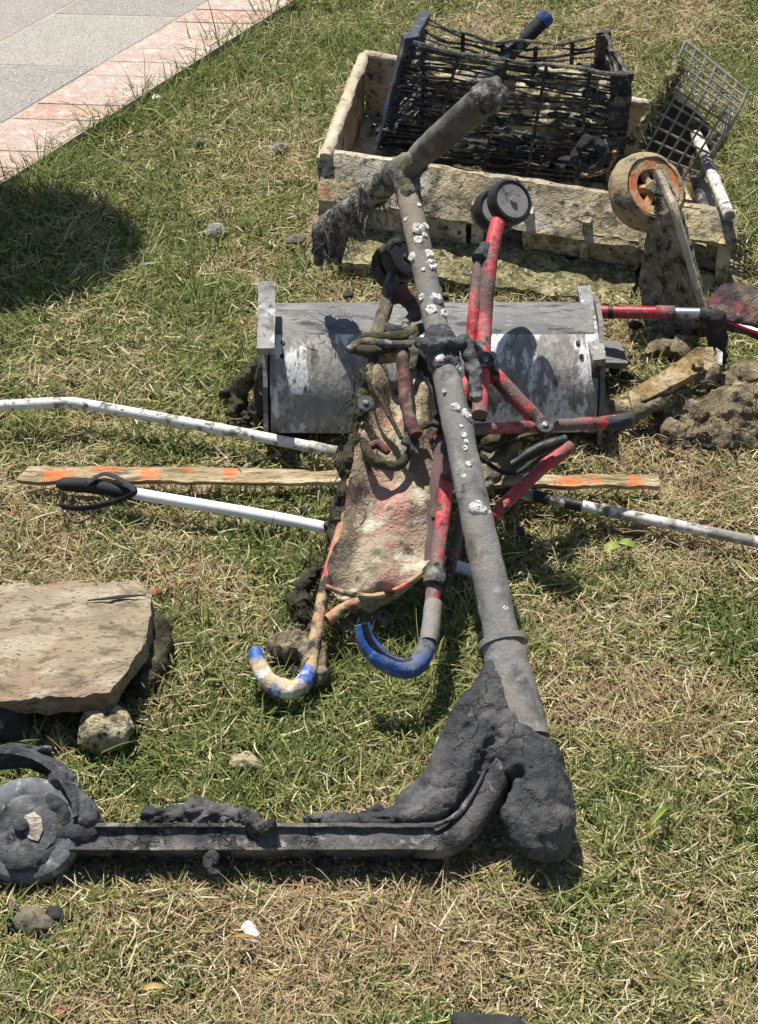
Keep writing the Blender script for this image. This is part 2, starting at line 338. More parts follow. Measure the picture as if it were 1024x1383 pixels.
m_orange_paint = M('orange_marker_paint', srgb(240, 104, 24), srgb(214, 84, 26), 40, [(srgb(170, 146, 106), 60, .6, .05)], 0.8, ((120, .001),))
m_board = M('grey_weathered_board', srgb(150, 138, 116), srgb(130, 118, 97), 14, [(srgb(140, 112, 93), 4, .55, .07), (srgb(164, 153, 132), 24, .56, .06), (srgb(104, 93, 75), 46, .58, .05), (srgb(84, 75, 61), 150, .60, .05)], 0.95, ((24, .004), (90, .004), (300, .002)), stretch=(0.7, 1.6, 1.4))
m_stone = M('pale_lichen_stone', srgb(186, 172, 136), srgb(156, 144, 113), 30, [(srgb(206, 198, 172), 44, .56, .06), (srgb(100, 93, 74), 60, .56, .05), (srgb(66, 61, 50), 130, .58, .05)], 0.95, ((60, .006), (180, .004), (420, .002)))
m_clod = M('dried_mud_clod', srgb(124, 114, 96), srgb(98, 90, 76), 26, [(srgb(60, 58, 54), 34, .58, .05)], 0.95, ((80, .004), (220, .002)))
m_greyclod = M('grey_mud_clod', srgb(142, 138, 130), srgb(100, 97, 91), 50, [(srgb(170, 165, 155), 70, .56, .05), (srgb(62, 60, 56), 120, .57, .05)], 0.95, ((120, .006), (300, .003)))
m_blackclod = M('black_mud_clod', srgb(40, 40, 40), srgb(56, 55, 54), 30, [(srgb(76, 74, 68), 44, .6, .05)], 0.9, ((80, .004),))
m_shell = M('white_shell', srgb(236, 232, 222), srgb(214, 208, 196), 60, [], 0.6, ((200, .001),))
m_brickbit = M('orange_brick_crumb', srgb(176, 104, 72), srgb(150, 86, 60), 60, [(srgb(120, 100, 80), 120, .57, .05)], 0.9, ((200, .002),))
m_leaf = M('yellow_green_leaf', srgb(132, 148, 62), srgb(108, 128, 52), 40, [(srgb(150, 146, 84), 90, .56, .06)], 0.7, ((200, .001),))
m_dryleaf = M('dry_straw_leaf', srgb(206, 180, 120), srgb(184, 156, 98), 60, [], 0.8, ((200, .0006),))
m_drift = M('muddy_driftwood', srgb(116, 108, 90), srgb(84, 78, 66), 18, [(srgb(58, 54, 46), 34, .58, .06), (srgb(150, 142, 122), 24, .62, .05)], 0.95, ((60, .004),), stretch=(2, 1, 2))
m_brick = [M('red_brick_paver_%d' % i, srgb(*a), srgb(*b), 24, [(srgb(192, 174, 162), 40, .56, .07), (srgb(128, 108, 98), 200, .59, .05), (srgb(200, 188, 178), 260, .60, .05)], 0.95, ((300, .0015),), seed=i * 4.0)
           for i, (a, b) in enumerate((((170, 138, 124), (160, 127, 113)), ((172, 150, 139), (164, 141, 130)), ((172, 154, 144), (164, 146, 136))))]
m_slabs = [M('aggregate_slab_%d' % i, srgb(*a), srgb(*b), 18, [(srgb(*c), 260, .56, .04), (srgb(206, 202, 194), 200, .63, .04)], 0.95, ((400, .001),), seed=i * 5.0)
           for i, (a, b, c) in enumerate((((148, 143, 136), (140, 135, 129), (104, 100, 96)), ((158, 153, 144), (150, 145, 137), (114, 109, 103)), ((152, 144, 137), (144, 136, 130), (108, 102, 97))))]
m_joint = M('sandy_joint', srgb(176, 164, 148), srgb(150, 138, 122), 60, [], 0.95, ((200, .002),))
m_soil = M('thatch_and_soil', srgb(166, 146, 116), srgb(136, 117, 92), 9, [(srgb(122, 120, 76), 7, .57, .06), (srgb(186, 168, 136), 70, .56, .05), (srgb(92, 76, 58), 90, .57, .05), (srgb(198, 182, 152), 220, .58, .05)], 0.95, ((120, .008), (320, .006)))

# thin orange marker paint soaked into the lath, driven by a mask stored on its vertices
def add_paint(m, attr, col):
    nt = m.node_tree; bs = nt.nodes['Principled BSDF']; lk = bs.inputs['Base Color'].links[0]; src = lk.from_socket
    at = nt.nodes.new('ShaderNodeAttribute'); at.attribute_name = attr
    x = nt.nodes.new('ShaderNodeMix'); x.data_type = 'RGBA'; nt.links.new(at.outputs['Fac'], x.inputs['Factor']); nt.links.new(src, x.inputs['A']); x.inputs['B'].default_value = col
    nt.links.new(x.outputs['Result'], bs.inputs['Base Color'])
add_paint(m_lath, 'Paint', srgb(214, 106, 50))
m_grey_grip = M('smooth_grey_mud', srgb(78, 77, 75), srgb(62, 61, 60), 12, [(srgb(118, 112, 104), 14, .58, .07), (srgb(58, 57, 57), 40, .61, .05)], 0.8, ((40, .002), (200, .0014)))

# ------------------------------------------------------------------ ground, path
def ground_z(x, y):
    x = np.atleast_1d(x); y = np.atleast_1d(y)
    fade = np.clip(1 - (np.abs(x) - 2.5) / 1.5, 0, 1) * np.clip(1 - (y - 5.5) / 1.5, 0, 1)
    return (fbm2(x, y, 2.2, 3) - .5) * 0.022 * fade + (fbm2(x, y, 14, 5) - .5) * 0.016 * fade - 0.004
xs = np.concatenate([-np.geomspace(600, 2.2, 14), np.arange(-2.1, 2.11, 0.03), np.geomspace(2.2, 600, 14)])
ys = np.concatenate([-np.geomspace(600, 0.4, 14), np.arange(0.5, 5.6, 0.03), np.geomspace(5.7, 900, 14)])
gx, gy = np.meshgrid(xs, ys, indexing='ij'); gz = ground_z(gx.ravel(), gy.ravel())
nx, ny = len(xs), len(ys)
Fg = [(i * ny + j, (i + 1) * ny + j, (i + 1) * ny + j + 1, i * ny + j + 1) for i in range(nx - 1) for j in range(ny - 1)]
mk('ground', (np.stack([gx.ravel(), gy.ravel(), gz], 1), Fg), m_soil, kind='structure', base=(0, 0, 0))

L1a, L1b = P(0, 262)[:2], P(385, 0)[:2]                 # lawn edge of the brick course
L2a, L2b = P(0, 182)[:2], P(303, 0)[:2]                 # inner edge of the brick course
E = nrm(L2b - L2a); Bw = P(114, 190)[:2] - P(-13, 186)[:2]
C = nrm(Bw); BW = abs(np.linalg.norm(L1a - L2a) * abs(np.cross(nrm(L1a - L2a), E)) / abs(np.cross(C, E)))
ZP = 0.020
def para(o, e, c, le, lc, z0, z1, gap, bev=0.003):
    pts = [o + e * gap + c * gap, o + e * (le - gap) + c * gap, o + e * (le - gap) + c * (lc - gap), o + e * gap + c * (lc - gap)]
    mid = sum(pts) / 4; V = []
    for p in pts: V.append([*p, z0])
    for p in pts: V.append([*p, z1 - bev])
    for p in pts: V.append([*(p + (mid - p) * (bev / np.linalg.norm(mid - p) * 1.5)), z1])
    F = [(0, 1, 5, 4), (1, 2, 6, 5), (2, 3, 7, 6), (3, 0, 4, 7), (4, 5, 9, 8), (5, 6, 10, 9), (6, 7, 11, 10), (7, 4, 8, 11), (8, 9, 10, 11)]
    return np.array(V), F
R0 = random.Random(4)
o0 = L2a - E * 0.9
far = 4.6
pb = [L2a - E * 0.9 - C * 1.9, L2a - E * 0.9 + C * BW, L2a + E * far + C * BW, L2a + E * far - C * 1.9]
path = mk('path', prism([[*p, ZP - 0.0010] for p in pb], (0, 0, -0.03)), m_joint, kind='structure', base=(0, 0, 0), smooth=False)
BL = 0.078
pat = [0, 2, 1, 2, 0, 1, 0, 2, 1, 1, 0, 2]
for i in range(int(4.9 / BL)):
    dz = R0.uniform(-.0012, .0012)
    mk('brick', para(o0 + E * (i * BL), E, C, BL, BW, ZP - .03, ZP + dz, .0012), m_brick[R0.choice([0, 1, 1, 2, 2, 0])], path, smooth=False)
SL = 0.30
for r in range(6):
    off = R0.uniform(0, 0.1) + (0.12 if r % 2 else 0)
    for i in range(-1, 17):
        a = max(0, i * SL + off); b = min(4.9, (i + 1) * SL + off)
        if b - a < 0.03: continue
        k = [0, 0, 2, 0, 1, 0][(i + r) % 6] if r == 0 else R0.choice([1, 2, 0, 1, 0])
        mk('paving_slab', para(o0 + E * a - C * (0.285 * (r + 1)), E, C, b - a, 0.285, ZP - .03, ZP + R0.uniform(-.001, .001), .0012), m_slabs[k], path, smooth=False)

# ------------------------------------------------------------------ grass
def in_path(x, y):
    d = np.stack([x, y], 1) - (L2a + C * BW)
    return (d[:, 0] * E[1] - d[:, 1] * E[0]) < (fbm2(x, y, 13, 91, 3) - .60) * .15          # left of the lawn edge
def path_dist(x, y):
    d = np.stack([x, y], 1) - (L2a + C * BW)
    return d[:, 0] * E[1] - d[:, 1] * E[0]
LOW = []                                                  # (xa, ya, xb, yb, radius, keep height): objects lying in the grass press it down
def press(a, b, r, k=0.25): LOW.append((a[0], a[1], b[0], b[1], r, k))
def blades(n, x, y, L, w, th0, curl, phi, bend, z0, col, mat, name, label, rng):
    S = np.array([0, .36, .7, 1.0]); W = np.array([.75, 1.0, .72])
    px, py, pz = x.copy(), y.copy(), z0.copy(); V = np.empty((n, 7, 3), np.float32)
    tw = rng.uniform(-.9, .9, n)
    for k in range(4):
        th = th0 + curl * S[k]; ph = phi + bend * S[k]
        if k:
            ds = L * (S[k] - S[k - 1]); thm = th0 + curl * (S[k] + S[k - 1]) / 2; phm = phi + bend * (S[k] + S[k - 1]) / 2
            px = px + ds * np.sin(thm) * np.cos(phm); py = py + ds * np.sin(thm) * np.sin(phm); pz = pz + ds * np.cos(thm)
            pz = np.maximum(pz, z0 + 0.0015)
        if k < 3:
            sx, sy = -np.sin(ph), np.cos(ph); hw = w * W[k] / 2
            ux, uy, uz = sx * np.cos(tw), sy * np.cos(tw), np.sin(tw)
            for s, i in ((-1, 0), (1, 1)):
                V[:, 2 * k + i, 0] = px + s * hw * ux; V[:, 2 * k + i, 1] = py + s * hw * uy; V[:, 2 * k + i, 2] = pz + s * hw * uz
        else: V[:, 6, 0] = px; V[:, 6, 1] = py; V[:, 6, 2] = pz
    me = bpy.data.meshes.new(name)
    me.vertices.add(n * 7); me.vertices.foreach_set('co', V.ravel())
    b = (np.arange(n) * 7)[:, None]
    loops = (b + np.array([0, 1, 3, 2, 2, 3, 5, 4, 4, 5, 6])[None]).ravel()
    me.loops.add(n * 11); me.loops.foreach_set('vertex_index', loops.astype(np.int32))
    me.polygons.add(n * 3)
    st = ((np.arange(n) * 11)[:, None] + np.array([0, 4, 8])[None]).ravel()
    me.polygons.foreach_set('loop_start', st.astype(np.int32))
    me.update(calc_edges=True)
    at = me.color_attributes.new('Col', 'FLOAT_COLOR', 'POINT')
    cc = np.ones((n, 7, 4), np.float32); cc[:, :, :3] = col[:, None, :]
    at.data.foreach_set('color', cc.ravel()); me.materials.append(mat)
    me.polygons.foreach_set('use_smooth', np.ones(n * 3, bool))
    o = bpy.data.objects.new(name, me); COL.objects.link(o); tag(o, label, 'grass', None, 'stuff'); return o
def blade_mat(name, rough, trans):
    m = bpy.data.materials.new(name); m.use_nodes = True; nt = m.node_tree; N = nt.nodes; Lk = nt.links
    bs = N['Principled BSDF']; at = N.new('ShaderNodeAttribute'); at.attribute_name = 'Col'
    Lk.new(at.outputs['Color'], bs.inputs['Base Color']); bs.inputs['Roughness'].default_value = rough
    bs.inputs['Specular IOR Level'].default_value = .15
    tr = N.new('ShaderNodeBsdfTranslucent'); Lk.new(at.outputs['Color'], tr.inputs['Color'])
    mx = N.new('ShaderNodeMixShader'); mx.inputs['Fac'].default_value = trans
    Lk.new(bs.outputs[0], mx.inputs[1]); Lk.new(tr.outputs[0], mx.inputs[2]); Lk.new(mx.outputs[0], N['Material Output'].inputs['Surface'])
    return m
GREENS = np.array([srgb(102, 118, 62)[:3], srgb(117, 129, 71)[:3], srgb(93, 111, 62)[:3], srgb(134, 140, 84)[:3], srgb(148, 148, 95)[:3]])
STRAWS = np.array([srgb(178, 164, 120)[:3], srgb(190, 178, 138)[:3], srgb(160, 146, 104)[:3], srgb(204, 195, 166)[:3], srgb(150, 132, 98)[:3], srgb(164, 160, 100)[:3]])
def dryness(x, y):
    d = fbm2(x, y, 3.2, 21, 3) * .62 + fbm2(x, y, 13, 25, 2) * .38
    d = (d - .5) * 2.7 + .45
    pd = path_dist(x, y); d -= 0.42 * np.clip(1 - pd / .6, 0, 1)
    def spot(px, py, r, a):
        c = P(px, py); return a * np.exp(-((x - c[0]) ** 2 + (y - c[1]) ** 2) / (r * r))
    d += spot(560, 1230, .16, .35) + spot(760, 60, .35, .3) + spot(960, 950, .12, .3) + spot(950, 640, .2, .3) + spot(120, 740, .15, .2)
    d += spot(60, 500, .25, -.1) + spot(880, 850, .2, -.15) + spot(300, 720, .15, -.12) + spot(250, 1010, .14, -.2) + spot(960, 250, .2, -.15)
    d += spot(60, 340, .35, -.35) + spot(980, 100, .3, -.2) + spot(330, 1290, .2, .14) + spot(560, 1290, .25, .14) + spot(850, 1290, .2, .16) + spot(130, 1290, .15, .1) + spot(450, 1010, .12, -.2) + spot(150, 1010, .2, -.12)
    return d
def make_grass():
    rng = np.random.default_rng(11)
    def scatter(n, near):
        if near:
            y = 1.05 + 3.6 * rng.random(n) ** 1.15; x = (rng.random(n) * 2 - 1) * (.255 * y + .2)
        else:
            y = rng.uniform(0.7, 6.0, n); x = rng.normal(0, 1.15, n)
            k = ~((np.abs(x) < .255 * y + .19) & (y > 1.06) & (y < 4.62)); x, y = x[k], y[k]
        k = ~in_path(x + rng.normal(0, .006, len(x)), y); return x[k], y[k]
    def keep(x, y, L):
        k = np.ones(len(x), bool); f = np.ones(len(x))
        for (ax, ay, bx, by, r, h) in LOW:
            dx, dy = bx - ax, by - ay; t = np.clip(((x - ax) * dx + (y - ay) * dy) / (dx * dx + dy * dy + 1e-9), 0, 1)
            inside = np.hypot(x - ax - t * dx, y - ay - t * dy) < r
            if h <= 0: k &= ~inside
            else: f[inside] = np.minimum(f[inside], h)
        return k, f
    gm = blade_mat('grass_blade', .75, .28); sm = blade_mat('straw_blade', .75, .15)
    for near, n in ((True, 345000), (False, 150000)):
        x, y = scatter(n, near); pd = path_dist(x, y); d = dryness(x, y)
        # clump the blades into tussocks
        cl = fbm2(x, y, 26, 40, 2); ok = rng.random(len(x)) < np.clip(1.05 - (d - .45) * .8 + (cl - .5) * 1.5, .25, 1); x, y, pd, d, cl = x[ok], y[ok], pd[ok], d[ok], cl[ok]
        L = rng.gamma(6, .0042, len(x)) * (1 + .4 * np.clip(1 - pd / .35, 0, 1) + .45 * np.clip(1 - pd / .08, 0, 1)) * (0.75 + .6 * cl) * (1.15 - .35 * np.clip(d, 0, 1))
        k, f = keep(x, y, L); x, y, L, d, pd = x[k], y[k], (L * f)[k], d[k], pd[k]; n = len(x); f = f[k]
        isdry = rng.random(n) < np.clip((d - .2) * .8 + .02, .05, .8)
        col = np.where(isdry[:, None], STRAWS[rng.integers(0, 6, n)], GREENS[rng.integers(0, 5, n)]) * rng.normal(1, .10, n)[:, None].clip(.6, 1.4)
        flow = fbm2(x, y, 5, 60, 2) * 4 * math.pi
        blades(n, x, y, L, rng.uniform(.0014, .0034, n) * (1 if near else 2.2), rng.uniform(.25, 1.2, n) + (1 - f) * .5, rng.uniform(.2, 1.2, n), flow + rng.normal(0, 1.5, n), rng.normal(0, .5, n), ground_z(x, y) - .001, col.astype(np.float32), gm,
               'grass' if near else 'surrounding_grass', 'short patchy green and yellow lawn grass' if near else 'sparser lawn grass around the edges of the view', rng)
        # dead straw lying on and between the blades
        x, y = scatter(int(n * 1.05), near); pd = path_dist(x, y); d = dryness(x, y)
        ok = rng.random(len(x)) < np.clip(.22 + (d - .25) * .9, .10, 1); x, y, d = x[ok], y[ok], d[ok]
        L = rng.gamma(2.0, .0092, len(x)) + .005; k, f = keep(x, y, L); x, y, L, d = x[k], y[k], (L * f)[k], d[k]; n = len(x)
        col = STRAWS[rng.integers(0, 6, n)] * rng.normal(1, .15, n)[:, None].clip(.6, 1.4); col = np.where((rng.random(n) < np.clip(d - .35, 0, .5))[:, None], np.array(srgb(156, 128, 104)[:3]) * rng.normal(1, .15, n)[:, None], col)
        blades(n, x, y, L, rng.uniform(.0008, .0021, n) * (1 if near else 1.8), rng.uniform(1.15, 1.62, n), rng.uniform(-.1, .35, n), rng.uniform(0, 2 * math.pi, n), rng.normal(0, .7, n), ground_z(x, y) + rng.uniform(.001, .018, n), col.astype(np.float32), sm,
               'dead_straw' if near else 'surrounding_straw', 'pale dead grass stems lying loose in the lawn' if near else 'dead grass stems around the edges of the view', rng)

def crease(g, line, depth, width):
    """press a fold line into a lump along its normals"""
    V, F = g; me = bpy.data.meshes.new('tmp'); me.from_pydata(V.tolist(), [], F); me.update()
    N = np.empty(len(V) * 3); me.vertices.foreach_get('normal', N); N = N.reshape(-1, 3); bpy.data.meshes.remove(me)
    c = catmull(line, 60); c = c + np.random.default_rng(3).normal(0, width * .18, c.shape)
    d = np.full(len(V), 9.0)
    for q in c: d = np.minimum(d, np.linalg.norm(V - q - (V - q) @ PN[:, None] * PN, axis=1) + np.where((V - q) @ PN < -.02, 1, 0))
    return V - N * (depth * np.clip(1 - d / width, 0, 1) ** .8)[:, None], F
def strands(pts, n, L, w, seed, droop=1.0, spread=.012):
    """loose fibres of weed scattered along a path: thin ribbons, each bent"""
    r = np.random.default_rng(seed); c = catmull(pts, 40); V = []; F = []
    for _ in range(n):
        p = c[r.integers(0, 40)] + r.normal(0, spread, 3); d = nrm(r.normal(size=3) + np.array([0, -.3, -.2])); s = nrm(np.cross(d, r.normal(size=3))); l = L * r.uniform(.4, 1.4); k0 = len(V)
        for k in range(4):
            t = k / 3; q = p + d * l * t + np.array([0, 0, -droop * l * t * t * .6]); q[2] = max(q[2], .004); h = s * w * (1 - .8 * t)
            V += [q - h, q + h]
            if k: F.append((k0 + 2 * k - 2, k0 + 2 * k - 1, k0 + 2 * k + 1, k0 + 2 * k))
    return np.array(V), F

# ------------------------------------------------------------------ kick scooter in the foreground
W = P(730, 1106, .044); T = P(545, 230, .47)
SD = nrm(T - W); XD = nrm(np.array([1.0, -0.005, 0])); PN = nrm(np.cross(XD, SD)); UP = nrm(np.cross(PN, XD))
def Q(px, py, off=0.0):                          # pixel -> point on the plane of the scooter
    d = ray(px, py); t = np.dot(W + PN * off - EYE, PN) / np.dot(d, PN); return EYE + d * t
def onstem(py):                                  # point of the stem axis at photo row py
    lo, hi = 0.0, 1.2
    for _ in range(40):
        m = (lo + hi) / 2; p = W + (T - W) * m; v = p - EYE
        b = (v[1] * math.sin(PITCH) + v[2] * math.cos(PITCH)) / (v[1] * math.cos(PITCH) - v[2] * math.sin(PITCH))
        if 691.5 - FPX * b > py: lo = m
        else: hi = m
    return W + (T - W) * (lo + hi) / 2
HL, HH = Y(437, 318, T[1] + .13), Y(662, 128, T[1] - .10)
HB = nrm(HH - HL); LH, LL_ = np.linalg.norm(HH - T), np.linalg.norm(HL - T)
def hb(s):                                       # point along the handlebar, s metres from the stem
    return T + (HH - T) / LH * s if s >= 0 else T - (HL - T) / LL_ * s
sc = thing('kick_scooter', [W[0], W[1], 0], 'large kick scooter caked in dark grey mud lying on its side in the foreground', 'scooter')
mk('lower_stem', tube([onstem(960), onstem(880), onstem(700), onstem(488)], [.024, .0225, .021, .0185], 60, 24, .0022, 70, 3), m_mud_tube, sc)
mk('upper_stem', tube([onstem(500), onstem(360), onstem(228)], [.0165, .0165, .017], 40, 20, .0012, 90, 4), m_mud_tube, sc)
cl = onstem(468)
clamp = mk('clamp', clay([[(cl - SD * .028, .023), (cl + SD * .012, .022)], [(cl - XD * .030 + PN * .010, .008), (cl - XD * .022 + PN * .020 - SD * .008, .009), (cl + PN * .026 - SD * .012, .008), (cl + XD * .024 + PN * .016 - SD * .004, .009), (cl + XD * .034 + SD * .008, .010)]], .0032, ((.004, 60), (.003, 150), (.0012, 300)), 3, 2), m_wheel, sc)
mk('clamp_lever', clay([[(cl + XD * .034 + PN * .008, .009), (cl + XD * .036 - SD * .04 + PN * .004, .012), (cl + XD * .034 - SD * .075, .009)]], .0035, ((.005, 70), (.003, 160)), 2, 1), m_wheel, clamp)
cc = onstem(888)
mk('collar', join(tube([cc - SD * .02, cc + SD * .02], .0275, 10, 24, .0025, 80, 5), tube([cc + SD * .016, cc + SD * .024], .031, 4, 24, .002, 80, 6)), m_mud_tube, sc)
mk('head_tube', tube([onstem(1000), onstem(905)], [.033, .029], 16, 24, .002, 60, 8), m_mud_tube, sc)
# handlebar and its two grips
mk('handlebar', tube([hb(-.10), hb(.07)], .0155, 20, 16, .002, 80, 4), m_mud_tube, sc)
mk('handlebar_joint', clay([[(hb(-LL_ * 0.18), .021), (hb(.035), .020)], [(T - SD * .05, .019), (T, .023)], [(hb(-LL_ * 0.25) + PN * .012, .016), (hb(-LL_ * 0.11) + PN * .018, .012)]], .004, ((.006, 60), (.003, 150)), 11), m_crust, sc)
g1 = mk('grip', tube([hb(.05), hb(LH * .45), hb(LH * .75), hb(LH * .95)], [.0180, .0205, .0215, .0205], 40, 22, .0016, 40, 9), m_grey_grip, sc, label='smooth muddy upper grip')
mk('grip_flange', clay([[(hb(LH * .95), .025), (hb(LH), .023)], [(hb(LH) + XD * .014, .012), (hb(LH + .01) + UP * .01, .012)]], .0035, ((.005, 70), (.003, 160)), 5), m_crust, g1)
lowg = clay([[(hb(-.04), .017), (hb(-LL_ * .4), .020), (hb(-LL_ * .7), .0235), (hb(-LL_ * .97), .024)],
             [(hb(-LL_ * .95), .020), (hb(-LL_) + np.array([-.008, 0, -.022]), .013), (hb(-LL_) + np.array([-.010, 0, -.045]), .007)],
             [(hb(-LL_ * .8), .017), (hb(-LL_ * .82) + np.array([.004, 0, -.035]), .011), (hb(-LL_ * .83) + np.array([.0, 0, -.06]), .006)]], .0032, ((.007, 45), (.003, 120), (.002, 300)), 21, 2)
lg = mk('grip', lowg, m_crust, sc, label='lower grip hung with mud and weed')
mk('weed_strands', strands([hb(-LL_ * .3), hb(-LL_ * .7), hb(-LL_) + np.array([-.01, 0, -.03])], 520, .026, .0009, 3, 1.4, .013), m_crust, lg, kind='stuff')
# deck, neck, wheels, mudguard
DWID, DT = .052, .031
d0, d1 = Q(92, 1131, .016), Q(588, 1131, .016)
dc = (d0 + d1) / 2 - PN * (DWID / 2); dl = np.linalg.norm(d1 - d0); DX = nrm(d1 - d0)
deck = mk('deck', warp(box(dc, DX, UP, PN, dl, DT - .006, DWID, (60, 4)), .0015, 60, 3), m_deckmetal, sc, smooth=False)
mk('deck_flange', warp(box(dc + UP * (DT / 2 - .002) + PN * .003, DX, UP, PN, dl * .99, .0045, DWID + .008, (70, 1)), .0018, 50, 5), m_deckmetal, deck, smooth=False)
mk('deck_flange', warp(box(dc - UP * (DT / 2 - .001) + PN * .002, DX, UP, PN, dl * .99, .003, DWID + .006, (70, 1)), .0013, 50, 8), m_deckmetal, deck, smooth=False)
mk('neck', tube([Q(560, 1132, -.008), Q(592, 1131, -.006), Q(618, 1116, -.002), Q(650, 1064, .0), Q(684, 985)], [.018, .019, .020, .022, .026], 40, 18, .0025, 60, 2, flat=(1.5, 1.0)), m_deckmetal, sc)
RW = Q(40, 1122, .004); RR = .066
rw = mk('rear_wheel', tyre(RR, .036, RW, PN, 48, .6), m_tyre, sc)
rh = mk('hub', warp(disc(RR * .70, .034, RW + PN * .003, PN, 40, .3), .003, 60, 3), m_wheel, rw)
mk('axle_plate', warp(prism([RW + PN * .0185 + XD * a + UP * b for a, b in ((-.008, -.004), (-.004, .012), (.006, .018), (.016, .010), (.020, -.004), (.016, -.018), (.004, -.016))], PN * .003), .003, 90, 4), m_bare, rh, smooth=False, label='bare bright metal patch at the axle')
mk('axle_nut', disc(.009, .012, RW + PN * .022 - XD * .006, PN, 16), m_wheel, rh)
mk('hub_mud', clay([[(RW + PN * .012 + (XD * math.cos(a) + UP * math.sin(a)) * RR * .64, .010 + .005 * math.sin(3 * a))  for a in np.linspace(-2.6, .9, 14)]], .004, ((.005, 60), (.003, 140)), 6), m_mud, rw)
# mudguard: a bent strip over the wheel
fv = []; fn = 22
for i in range(fn):
    a = math.radians(195 - 185 * i / (fn - 1)); r = np.interp(math.degrees(a), [10, 36, 60, 80, 110, 140, 195], [.058, .062, .071, .080, .098, .108, .112])
    d = XD * math.cos(a) + UP * math.sin(a)
    for (rr, s) in ((r, -.024), (r + .014, -.012), (r + .016, .008), (r + .004, .028), (r - .004, .026), (r + .006, .0), (r - .006, -.026)):
        fv.append(RW + d * rr + PN * s)
m7 = 7; ff = [(i * m7 + j, (i + 1) * m7 + j, (i + 1) * m7 + (j + 1) % m7, i * m7 + (j + 1) % m7) for i in range(fn - 1) for j in range(m7)] + [tuple(range(m7)), tuple((fn - 1) * m7 + j for j in range(m7))]
mg = mk('mudguard', warp((np.array(fv), ff), .005, 40, 4), m_wheel, sc)
mk('guard_mud', clay([[(RW + (XD * math.cos(a) + UP * math.sin(a)) * .072 + PN * .012, .010 + .004 * math.sin(7 * a)) for a in np.radians(np.linspace(8, 62, 9))], [(RW + (XD * math.cos(a) + UP * math.sin(a)) * .098 + PN * .014, .006) for a in np.radians(np.linspace(80, 120, 7))]], .0035, ((.006, 60), (.003, 150)), 17, 2), m_wheel, mg)
mk('rear_bracket', warp(clay([[(RW + XD * .03, .022), (RW + XD * .07, .024), (d0 - PN * .03 + XD * .03, .021)]], .005, ((.004, 60), (.002, 150)), 4), .002, 80, 3), m_mud, sc)
WA = nrm(XD * .68 + PN * .73)
fw = mk('front_wheel', tyre(.047, .034, W, WA, 44, .55), m_tyre, sc)
mk('hub', disc(.036, .028, W, WA, 30), m_wheel, fw)
mk('fork', join(tube([onstem(985), W + WA * .026 + SD * .03, W + WA * .026], .009, 12, 10), tube([onstem(985), W - WA * .026 + SD * .03, W - WA * .026], .009, 12, 10)), m_deckmetal, sc)
K = lambda px, py, r, off=.0: (Q(px, py, off), r)
coat = clay([[K(672, 912, .018, .004), K(662, 945, .030, .006), K(650, 990, .038, .006), K(632, 1036, .034, .006), K(606, 1076, .026, .004), K(575, 1096, .021), K(530, 1106, .015), K(480, 1110, .009), K(440, 1110, .005)],
             [K(690, 985, .030, .006), K(704, 1020, .036, .008), K(714, 1045, .038, .010)],
             [K(642, 955, .024, .006), K(616, 1005, .022, .0), K(592, 1056, .020, -.005), K(548, 1088, .014, -.004)],
             [K(720, 1035, .038, .010), K(726, 1078, .038, .014), K(732, 1112, .036, .014), K(737, 1136, .027, .010)],
             [K(704, 1050, .026, .014), K(706, 1085, .025, .018), K(712, 1115, .025, .018), K(720, 1138, .023, .014)],
             [K(696, 1074, .019, .020), K(698, 1102, .019, .022), K(706, 1130, .018, .018)],
             [K(746, 1065, .022, .006), K(755, 1105, .020, .004), K(752, 1140, .018, .0)]], .0032, ((.008, 13), (.0022, 36), (.0018, 110), (.0008, 260)), 31, 7)
for ln, dp, wd in (([(664, 1002), (644, 1052), (618, 1094), (589, 1112), (530, 1117), (482, 1116)], .011, .007), ([(694, 1046), (682, 1058), (670, 1078), (660, 1100)], .022, .009), ([(662, 957), (640, 978), (621, 990)], .007, .005),
                   ([(640, 935), (650, 950)], .006, .005), ([(623, 1010), (618, 1025), (609, 1040)], .006, .005), ([(590, 1060), (570, 1080), (540, 1092)], .006, .005)):
    coat = crease(coat, [Q(a, b, .03) for a, b in ln], dp * .6, wd)
coat = crack(coat, .0035, 22, 71, .012)
mk('mud_coat', coat, m_mud, sc, label='thick dark grey cracked mud over the neck and front wheel', angle=70)
hp = clay([[K(195, 1104, .006, .0), K(230, 1098, .013, -.004), K(275, 1096, .016, -.004), K(310, 1104, .013, .004), K(345, 1112, .012, .02), K(362, 1116, .008, .03)],
           [K(420, 1106, .006), K(470, 1104, .008), K(520, 1100, .010)]], .003, ((.010, 50), (.007, 120), (.003, 300)), 9, 1)
mk('mud_heap', hp, m_mud, sc, label='crumbling dark mud on the deck')
mk('neck_rail', tube([Q(570, 1114, .020), Q(595, 1112, .022), Q(622, 1096, .024), Q(648, 1055, .026), Q(668, 1005, .026)], [.0025, .003, .003, .0025, .001], 30, 8, .001, 80), m_deckmetal, sc)
for (px, l, s) in ((286, .020, 2),):
    q = Q(px, 1158, .014)
    mk('mud_drip', clay([[(q + UP * .006, .006), (q, .010), (q - UP * l, .006), (q - UP * l + XD * .008, .005)]], .0035, ((.006, 80), (.003, 160)), s, 2), m_clod if px == 285 else m_mud, sc)
